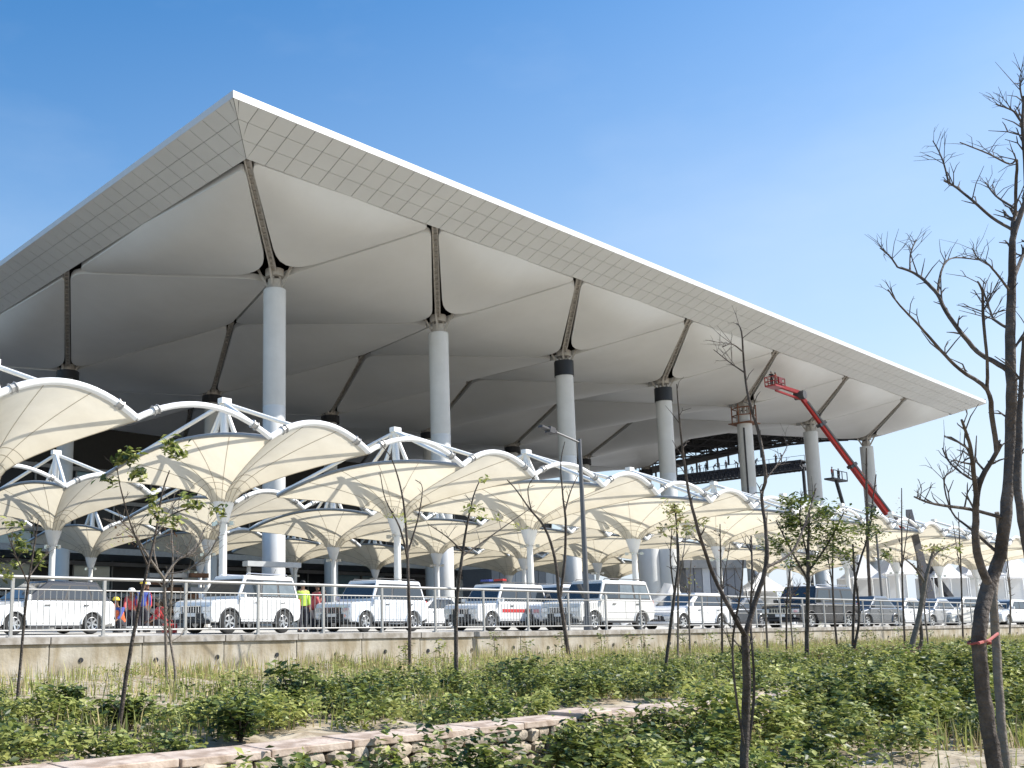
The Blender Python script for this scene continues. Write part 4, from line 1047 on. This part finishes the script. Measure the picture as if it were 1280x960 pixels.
park('sedan','dark grey car nose just right of the black off-roader',1062,1100,746,1.5,vb=785,heading=PI-rad(6),paint=M_paintg,L=4.2,W=1.72)
lab=['white sedan right of the dark grey car','silver white sedan between two thin saplings','white crossover in the middle of the far parked row','white sedan left of the thick tree trunk','white car partly behind the thick tree trunk','farthest white car at the right end of the row']
for k,(ul,ur,vt,vb_,kd,Hc) in enumerate([(1092,1150,749,785,'sedan',1.48),(1140,1180,749,784,'sedan',1.48),(1172,1212,747,784,'crossover',1.6),(1205,1245,750,783,'sedan',1.48),(1236,1270,750,783,'hatchback',1.5),(1262,1300,752,783,'crossover',1.55)]):
    park(kd,lab[k],ul,ur,vt,Hc,vb=vb_,heading=PI-rad(6),paint=[M_paint,M_paints,M_paint2,M_paint3,M_paint,M_paint2][k],L=4.1,W=1.7,group='far row of parked cars')
# silver car tops in a second, farther lane
for k,(u,dd,l) in enumerate([(1120,66,'grey car in the far lane behind the white sedan'),(1226,78,'dark car in the far lane left of the thick trunk')]):
    p=at_d(u,785,dd); vehicle('hatchback',l,p.x,p.y,PI,paint=[M_paints,M_paintg][k],L=4.,W=1.7,H=1.5)
# ================================================================== PEOPLE
def skin_mesh(name,verts,edges,radii,mt,root=0,sub=1):
    me=bpy.data.meshes.new(name); me.from_pydata(verts,edges,[]); o=bpy.data.objects.new(name,me)
    C.objects.link(o)
    sk=o.modifiers.new('skin','SKIN'); sk.use_smooth_shade=True
    for i,r_ in enumerate(radii):
        me.skin_vertices[0].data[i].radius=(r_,r_)
    me.skin_vertices[0].data[root].use_root=True
    sb=o.modifiers.new('sub','SUBSURF'); sb.levels=sub; sb.render_levels=sub
    me.materials.append(mt); return o
if True:
    _t=bpy.data.meshes.new('t')
def person(label,loc,heading,pose='stand',top=None,helmet=None,vest=None,hands=True,group=None,scale=1.0,trou=None):
    t=empty('person',loc,heading,label,'person',group); t.scale=(scale,)*3
    top=top or M_blu
    # joints: x forward, y left, z up
    if pose=='stand': hip,lean,kn=.92,0.05,(.03,.02)
    elif pose=='bend': hip,lean,kn=.84,.75,(.10,.05)
    elif pose=='crouch': hip,lean,kn=.36,.35,(.42,.40)
    else: hip,lean,kn=.92,.0,(.12,-.05)
    sp=V(math.sin(lean),0,math.cos(lean)); P0=V(0,0,hip)
    ch=P0+sp*.36; nk=P0+sp*.54; 
    arms=[]
    for s in(-1,1):
        sh=P0+sp*.48+V(0,s*.185,0)
        if pose in('bend','crouch'): el=sh+V(.12,s*.05,-.26); wr=el+V(.20,-s*.03,-.14)
        elif pose=='reach' and s>0: el=sh+V(.24,s*.04,-.10); wr=el+V(.22,0,.10)
        else: el=sh+V(-.02,s*.06,-.29); wr=el+V(.08,-s*.01,-.25)
        arms.append((s,sh,el,wr))
    # body (skin): head + torso + arms + legs as one continuous surface
    vs=[P0,P0+sp*.18,ch,P0+sp*.48,nk,nk+sp*.06+V(.02,0,.01)]; ed=[(0,1),(1,2),(2,3),(3,4),(4,5)]; rr=[.135,.12,.145,.11,.055,.055]
    hc=nk+sp*.17+V(.03,0,.02)
    vs+=[hc-V(0,0,.05),hc+V(0,0,.04),hc+V(-.005,0,.10)]; ed+=[(5,6),(6,7),(7,8)]; rr+=[.075,.095,.065]
    for s,sh,el,wr in arms:
        i=len(vs); dd=(wr-el).normalized(); pm=wr+dd*.07
        vs+=[sh,el,wr,pm]; ed+=[(3,i),(i,i+1),(i+1,i+2),(i+2,i+3)]; rr+=[.062,.045,.03,.034]
        if hands:
            for f,(off,ln) in enumerate([(-.03,.07),(-.01,.085),(.012,.08),(.032,.06)]):
                a=pm+V(off,0,0)+dd*.03; c=a+dd*ln*.6+V(.004,-s*.006,0); e=c+dd*ln*.35+V(.0,-s*.015,0)
                j=len(vs); vs+=[a,c,e]; ed+=[(i+3,j),(j,j+1),(j+1,j+2)]; rr+=[.010,.009,.008]
            j=len(vs); vs+=[pm+V(.035,-s*.01,0),pm+V(.055,-s*.012,-.0)+dd*.03]; ed+=[(i+3,j),(j,j+1)]; rr+=[.011,.009]
    legs=[]
    for s,k in((-1,kn[0]),(1,kn[1])):
        hp=P0+V(0,s*.09,-.05)
        if pose=='crouch': ke=V(.34,s*.16,.44); an=V(.08+.05*s,s*.13,.09)
        else:
            an=V(k*1.2-.04,s*.12,.09); ke=(hp+an)/2+V(.05+abs(k)*.3,s*.01,.02)
        i=len(vs); vs+=[hp,ke,an,an+V(.03,0,-.045),an+V(.17,s*.02,-.055)]; ed+=[(0,i),(i,i+1),(i+1,i+2),(i+2,i+3),(i+3,i+4)]; rr+=[.095,.066,.045,.045,.035]; legs.append((hp,ke,an))
    skin_mesh('body',[tuple(v) for v in vs],ed,rr,M_skin).parent=t
    # clothes
    tv=[P0-sp*.05,P0+sp*.18,ch,P0+sp*.47,nk-sp*.01]; te=[(0,1),(1,2),(2,3),(3,4)]; tr=[.155,.14,.165,.13,.075]
    for s,sh,el,wr in arms:
        i=len(tv); tv+=[sh,sh.lerp(el,.9),el.lerp(wr,.75)]; te+=[(3,i),(i,i+1),(i+1,i+2)]; tr+=[.078,.06,.046]
    skin_mesh('shirt',[tuple(v) for v in tv],te,tr,top,root=1).parent=t
    tv=[P0+sp*.04,P0-sp*.03]; te=[(0,1)]; tr=[.145,.15]
    for hp,ke,an in legs:
        i=len(tv); tv+=[hp,ke,an+V(0,0,.02)]; te+=[(1,i),(i,i+1),(i+1,i+2)]; tr+=[.112,.084,.068]
    skin_mesh('trousers',[tuple(v) for v in tv],te,tr,trou or M_trou,root=0).parent=t
    for hp,ke,an in legs: MB().box(an+V(.055,0,-.052),(.27,.10,.075)).build('shoe',M_black,t,bevel=.02)
    if vest: 
        b=MB(); pts=[P0+sp*.0,P0+sp*.2,ch+sp*.04,P0+sp*.47]; b.tube(pts,[.175,.165,.19,.13],14); o=b.build('vest',vest,t,smooth=60)
    if helmet:
        MB().lathe(hc+V(0,0,.02),[(.15,.035),(.125,.045),(.12,.09),(.09,.135),(.03,.155),(0,.157)],16).build('helmet',helmet,t,smooth=50)
    else:
        MB().lathe(hc+V(-.012,0,.0),[(.085,-.03),(.104,.03),(.102,.08),(.075,.125),(.03,.145),(0,.147)],14).build('hair',M_hair,t,smooth=60)
    # face: nose, eyes, ears
    fw=V(1,0,0); b=MB()
    for s in(-1,1): b.box(hc+V(.088,s*.033,.02),(.012,.024,.012))
    b.box(hc+V(.088,0,-.055),(.01,.045,.01)); b.build('eyes_and_mouth',M_hair,t)
    b=MB(); b.add([hc+V(.085,-.014,-.03),hc+V(.085,.014,-.03),hc+V(.118,0,-.025),hc+V(.09,0,.02)],[(0,2,1),(0,3,2),(1,2,3)]); 
    b.build('nose',M_skin,t)
    return t
def gp(u,dep): p=at_d(u,780,dep); return (p.x,p.y,0)
person('worker crouching in an orange vest and yellow helmet between the crossover and the off-roader',gp(151,33.5),rad(200),'crouch',M_blu,M_yell,M_vest)
person('worker standing in a dark red shirt and white helmet left of the blue worker',gp(164,34.5),rad(240),'bend',M_pink,M_plate)
person('worker standing in a blue shirt and yellow helmet next to the red sleeved worker',gp(178,34.2),rad(60),'stand',M_blu,M_yell)
person('worker in a maroon shirt standing just right of the blue shirted worker',gp(185,35),rad(150),'stand',M_redstripe,M_plate)
person('person in a lime yellow vest standing at the rear of the second vehicle',gp(378,33.8),rad(250),'stand',M_lime,None,M_lime)
person('person in a pink red shirt bending between the two off-roaders',gp(388,35.4),rad(300),'bend',M_pink)
person('person in a pink shirt standing close to the front of the third vehicle',gp(398,36),rad(200),'stand',M_pink)
person('person sitting low beside a red bag left of the second vehicle',gp(205,33),rad(170),'crouch',M_redstripe)
b=MB(); b.box((0,0,.16),(.42,.26,.30)); b.tube([(-.12,0,.30),(-.08,0,.42),(.08,0,.42),(.12,0,.30)],.012,6)
o=b.build('red_bag',M_redstripe,bevel=.03); p=gp(212,31.5); o.location=p; tag(o,'red bag on the ground just left of the second vehicle','bag')
b=MB(); b.box((0,0,.20),(1.8,.35,.06)); b.box((-.7,0,.09),(.06,.3,.18)); b.box((.7,0,.09),(.06,.3,.18)); o=b.build('low_bench',M_plate); o.location=gp(192,31.2); tag(o,'low white plank bench near the workers behind the railing','bench')
# workers on the platform (far silhouettes)
pos=[.02,.10,.13,.20,.23,.26,.31,.36,.46,.50,.59,.60,.66,.90,.93]
wl=['leftmost','second','third','fourth','fifth','sixth','seventh','eighth','ninth','tenth','eleventh','twelfth','thirteenth','fourteenth','last']
proto=None
for k,f in enumerate([.03,.16,.22,.27,.33,.37,.43,.52,.56,.63,.65,.80,.84]):
    p=pa.lerp(pb,f)+V(0,0,.27)
    if k<3: q=person('',p,rad(40*k+150),['stand','bend','reach'][k],M_trou,M_plate,None,hands=False); protos=(protos if k else [])+[q]
    else: q=copy_tree(protos[k%3]); q.location=p; q.rotation_euler=(0,0,rad(70*k))
    q['label']='tiny dark figure of a worker on the high platform, %s from the left end'%('nearest' if k==0 else wl[k] if k<12 else 'last'); q['group']='workers on the high platform'; q.scale=(1.12,)*3
# ================================================================== BOOM LIFTS
elb=at_y(1000,494,52.5); bask=at_y(968,470,54.0); basep=V(136.5,43.0,0)
t=empty('boom_lift',basep,label='tall red boom lift raised to the terminal roof, its basket at the soffit',cat='boom lift'); LB=Vector(t.location)
tur=V(136.5,43.0,2.3)
a=tur-LB;e=elb-LB
for k,(f0,f1,w_,mt) in enumerate([(0,.22,.6,M_trussd),(.21,.40,.74,M_liftred),(.38,.66,.62,M_liftred),(.64,.86,.52,M_liftred),(.84,1.0,.42,M_liftred)]):
    MB().bar(a.lerp(e,f0),a.lerp(e,f1),w_,w_*1.15).build('boom_section',mt,t,bevel=.03)
for f in(.40,.66,.86): MB().bar(a.lerp(e,f-.006),a.lerp(e,f+.006),.85,.95).build('boom_collar',M_trussd,t)
MB().bar(a.lerp(e,.1)+V(-.5,-.3,.6),a.lerp(e,.95)+V(-.4,-.2,.4),.12,.2).build('cable_guide',M_trussd,t)
j2=bask-LB+V(0,0,-1.4)
MB().tube([e+V(0,-.6,0),e+V(0,.6,0)],.55,12).build('elbow_joint',M_trussd,t)
MB().bar(e+V(0,0,.3),j2+V(0,0,.3),.34,.42).build('jib',M_liftred,t); MB().bar(e-V(0,0,.5),j2-V(0,0,.4),.22).build('jib_ram',M_liftred,t)
b=MB(); c=j2
b.box(c+V(0,0,.0),(2.6,1.3,.18))
for z in(.55,1.1): 
    for s in(-1,1): b.bar(c+V(-1.3,s*.62,z),c+V(1.3,s*.62,z),.09); b.bar(c+V(s*1.3,-.62,z),c+V(s*1.3,.62,z),.09)
for sx in(-1.3,-.45,.45,1.3):
    for s in(-1,1): b.bar(c+V(sx,s*.62,0),c+V(sx,s*.62,1.1),.09)
b.box(c+V(-.2,-.7,.7),(.8,.2,.7)); b.build('basket',M_liftred,t)
MB().box(tur-LB+V(0,0,-.5),(2.0,1.6,1.0)).build('turret',M_trussd,t,bevel=.1)
b=MB(); b.box((0,0,.85),(4.2,2.2,.7)); b.build('chassis',M_trussd,t,bevel=.08)
for sx in(-1.5,1.5):
    for s in(-1,1): MB().tube([(sx,s*1.0,.55),(sx,s*1.35,.55)],.55,18).build('wheel',M_tyre,t,smooth=40)
q=person('worker standing in the basket of the tall red boom lift',bask+V(.3,0,-1.25),rad(120),'reach',M_vest,M_plate,None,hands=False)
q=person('second worker in the lift basket, reaching up to the soffit',bask+V(-.6,.1,-1.25),rad(30),'reach',M_trou,M_plate,None,hands=False)
# second distant lift
pb2=at_d(1045,600,150)
t=empty('small_boom_lift',V(pb2.x+3,pb2.y,0),label='distant smaller boom lift with a small platform above the leafy tree',cat='boom lift'); LB2=Vector(t.location); top_=pb2-LB2
MB().bar((0,0,1.5),top_.lerp(V(0,0,1.5),.32)+V(2.2,0,0),.5).build('lower_boom',M_trussd,t); MB().bar(top_.lerp(V(0,0,1.5),.32)+V(2.2,0,0),top_,.4).build('upper_boom',M_trussd,t)
b=MB(); b.box(top_,(5.0,1.4,.25))
for sx in(-2.4,-1,.6,2.4): b.bar(top_+V(sx,-.7,0),top_+V(sx,-.7,1.3),.1)
b.bar(top_+V(-2.4,-.7,1.3),top_+V(2.4,-.7,1.3),.1); b.build('basket',M_trussd,t)
MB().box((0,0,.9),(4,2.2,1.3)).build('chassis',M_trussd,t)
for k in(-1,1): person('distant worker on the small lift platform, %s of the pair'%('left one' if k<0 else 'right one'),pb2+V(k*1.3,0,.13),rad(90*k),'stand',M_liftred if k<0 else M_trou,M_plate,None,hands=False)
# ================================================================== LAMP POST
p=at_d(735,786,32.0)
t=empty('lamp_post',(p.x,p.y,0),label='tall slim grey lamp post with one arm in front of the largest white off-roader',cat='lamp post')
H_=(786-537)/FPX*32.0*.985
MB().tube([(0,0,0),(0,0,H_*.5),(0,0,H_)],[.095,.08,.06],12).build('pole',M_pole,t,smooth=50)
MB().lathe((0,0,0),[(.2,0),(.2,.03),(.14,.05),(.14,.5),(.1,.52)],12).build('base_sleeve',M_pole,t,smooth=40)
arm=at_d(690,539,32.3)-V(p.x,p.y,0); 
MB().tube([(0,0,H_-.12),arm+V(0,0,.02)],.035,8).build('arm',M_pole,t)
b=MB(); dr=(arm-V(0,0,H_-.12)).normalized(); b.bar(arm-dr*.15,arm+dr*.55,.20,.07); b.bar(arm-dr*.05,arm+dr*.2,.24,.20); b.build('luminaire',M_trussd,t,bevel=.01)
p=at_d(1106,786,72); 
t=empty('lamp_post',(p.x,p.y,0),label='distant lamp post rising from behind the far parked cars',cat='lamp post')
MB().tube([(0,0,0),(0,0,9)],.08,8).build('pole',M_pole,t); MB().bar((0,0,9),(-1.5,0,9.1),.08).build('arm',M_pole,t)
# ================================================================== FAR RIGHT: tents, huts, sheds
def tent(u0,u1,vt,dep,label):
    a=at_d(u0,775,dep);b_=at_d(u1,775,dep); w_=(b_-a).length; h=(775-vt)/FPX*dep+EYE
    ang=math.atan2(b_.y-a.y,b_.x-a.x); t=empty('white_tent',V((a.x+b_.x)/2,(a.y+b_.y)/2,0),ang,label,'tent',group='white marquees beyond the car park')
    ev=h*.62; D_=w_*.8
    b=MB(); c=[V(-w_/2,-D_/2,ev),V(w_/2,-D_/2,ev),V(w_/2,D_/2,ev),V(-w_/2,D_/2,ev)]; n=6; o=0; rings=[]
    for k in range(n+1):
        f=k/n; s=1-f; rings.append([V(p.x*s,p.y*s,ev+(h-ev)*f**1.5) for p in c])
    for k in range(n): 
        for i in range(4): b.add([rings[k][i],rings[k][(i+1)%4],rings[k+1][(i+1)%4],rings[k+1][i]],[(0,1,2,3)])
    b.build('roof',M_tent,t)
    b=MB(); b.box((0,D_/2-.05,ev/2),(w_*.98,.06,ev-.05)); b.build('side_wall',M_tent,t)
    for sx in(-1,1):
        for sy in(-1,1): MB().tube([(sx*w_*.49,sy*D_*.49,0),(sx*w_*.49,sy*D_*.49,ev)],.07,6).build('leg',M_steelw,t)
for k,(u0,u1,vt,dp,l) in enumerate([(1060,1105,690,105,'white marquee tent left of the others beyond the cars'),(1100,1150,682,112,'white marquee tent second from the left beyond the cars'),(1160,1205,690,118,'white marquee tent third from the left beyond the cars'),(1200,1250,684,125,'white marquee tent fourth from the left, behind the thick trunk'),(1245,1300,690,130,'white marquee tent at the right edge beyond the cars'),(925,985,715,95,'white marquee tent behind the forked tree'),(815,850,728,90,'low white tent behind the white hatchback')]): tent(u0,u1,vt,dp,l)
# covered heap of white sheeting behind the hatchback
p=at_d(828,772,62)
b=MB(); n=14
for j in range(7):
    for i in range(n):
        x=(i/(n-1)-.5)*6; y=(j/6-.5)*3; b.v.append((x,y,max(0,2.7*(1-abs(2*j/6-1)**2.2)*(.75+.25*math.cos(i*.8)))*(1-abs(2*i/(n-1)-1)**3)+.25*math.sin(i*2.1+j*1.7)))
for j in range(6):
    for i in range(n-1): b.f.append((j*n+i,j*n+i+1,(j+1)*n+i+1,(j+1)*n+i))
b.mi=[0]*len(b.f); o=b.build('sheeted_heap',M_tent,smooth=60); o.location=(p.x,p.y,0); o.rotation_euler=(0,0,-.7); tag(o,'crumpled heap covered with white sheeting behind the white hatchback','heap')
# small grey site building
a=at_d(852,775,85); b_=at_d(922,775,85); ang=math.atan2(b_.y-a.y,b_.x-a.x); w_=(b_-a).length
t=empty('site_building',V((a.x+b_.x)/2,(a.y+b_.y)/2,0),ang,label='small blue grey clad building with a dark flat roof behind the forked tree',cat='building')
hh=(775-712)/FPX*85+EYE
for k in range(7): MB().box(((k-3)*w_/7,0,hh/2),(w_/7-.06,3.2+.04*(k%2),hh)).build('wall_panel',M_panelg if k!=2 else M_panelw,t)
MB().box((0,0,hh+.35),(w_+.5,3.8,.7)).build('roof',M_mull,t); MB().box((w_*.2,-1.7,1.1),(1.0,.1,2.1)).build('door',M_mull,t)
# site equipment stack by the twin grey cylinders
for k,(u,lbl) in enumerate([(815,'left of two round grey concrete columns behind the largest off-roader'),(838,'right of two round grey concrete columns behind the largest off-roader')]):
    p=at_d(u,775,80); t=empty('concrete_column',(p.x,p.y,0),label=lbl,cat='column'); MB().lathe((0,0,0),[(.85,0),(.85,6.2),(0,6.2)],24).build('shaft',M_col,t,smooth=40); MB().lathe((0,0,0),[(1.0,0),(1.0,.3),(.86,.3)],24).build('plinth',M_slab,t)
p=at_d(1166,745,70); q=at_d(1136,640,80)
t=empty('sloping_conveyor',(p.x,p.y,0),label='dark sloping covered ramp under the canopies at right',cat='ramp'); LR=Vector(t.location)
MB().bar(V(0,0,1.0),q-LR,.45,.5).build('covered_ramp',M_trussd,t); MB().bar(V(.2,0,0),V(.2,0,1.2),.5).build('foot',M_trussd,t)
p1=q-LR; MB().bar(V(p1.x*.6,p1.y*.6,0),V(p1.x*.6,p1.y*.6,1+(p1.z-1)*.6-.4),.3).build('prop',M_trussd,t)
# hoarding boards and barriers inside the forecourt
a=at_d(205,775,60); 
for k in range(3):
    t=empty('site_hoarding',at_d(195+k*26,775,58)*1,rad(-8),label='stacked dark red timber and netting panel behind the workers, %s of three'%['left','middle','right'][k],cat='hoarding',group='timber stacks behind the workers'); t.location.z=0
    for r_ in range(8): MB().box((0,random.uniform(-.1,.1),.15+r_*.42),(1.15,.4,.26)).build('board',[M_brown,M_mull,M_truss][(r_+k)%3],t)
    MB().box((-.5,.3,1.7),(.1,.1,3.4)).build('upright',M_galv,t); MB().box((.5,.3,1.7),(.1,.1,3.4)).build('upright',M_galv,t)
# white banner board beside the second vehicle roof (slab seen above it)
p=at_d(340,775,46); t=empty('overhead_slab',(p.x,p.y,0),rad(-5),label='long pale overhead beam on posts seen just above the second vehicle',cat='gantry')
MB().box((0,0,3.05),(3.0,.5,.24)).build('beam',M_slab,t)
for s in(-1,1): MB().box((s*1.3,0,1.47),(.14,.14,2.94)).build('post',M_galv,t)
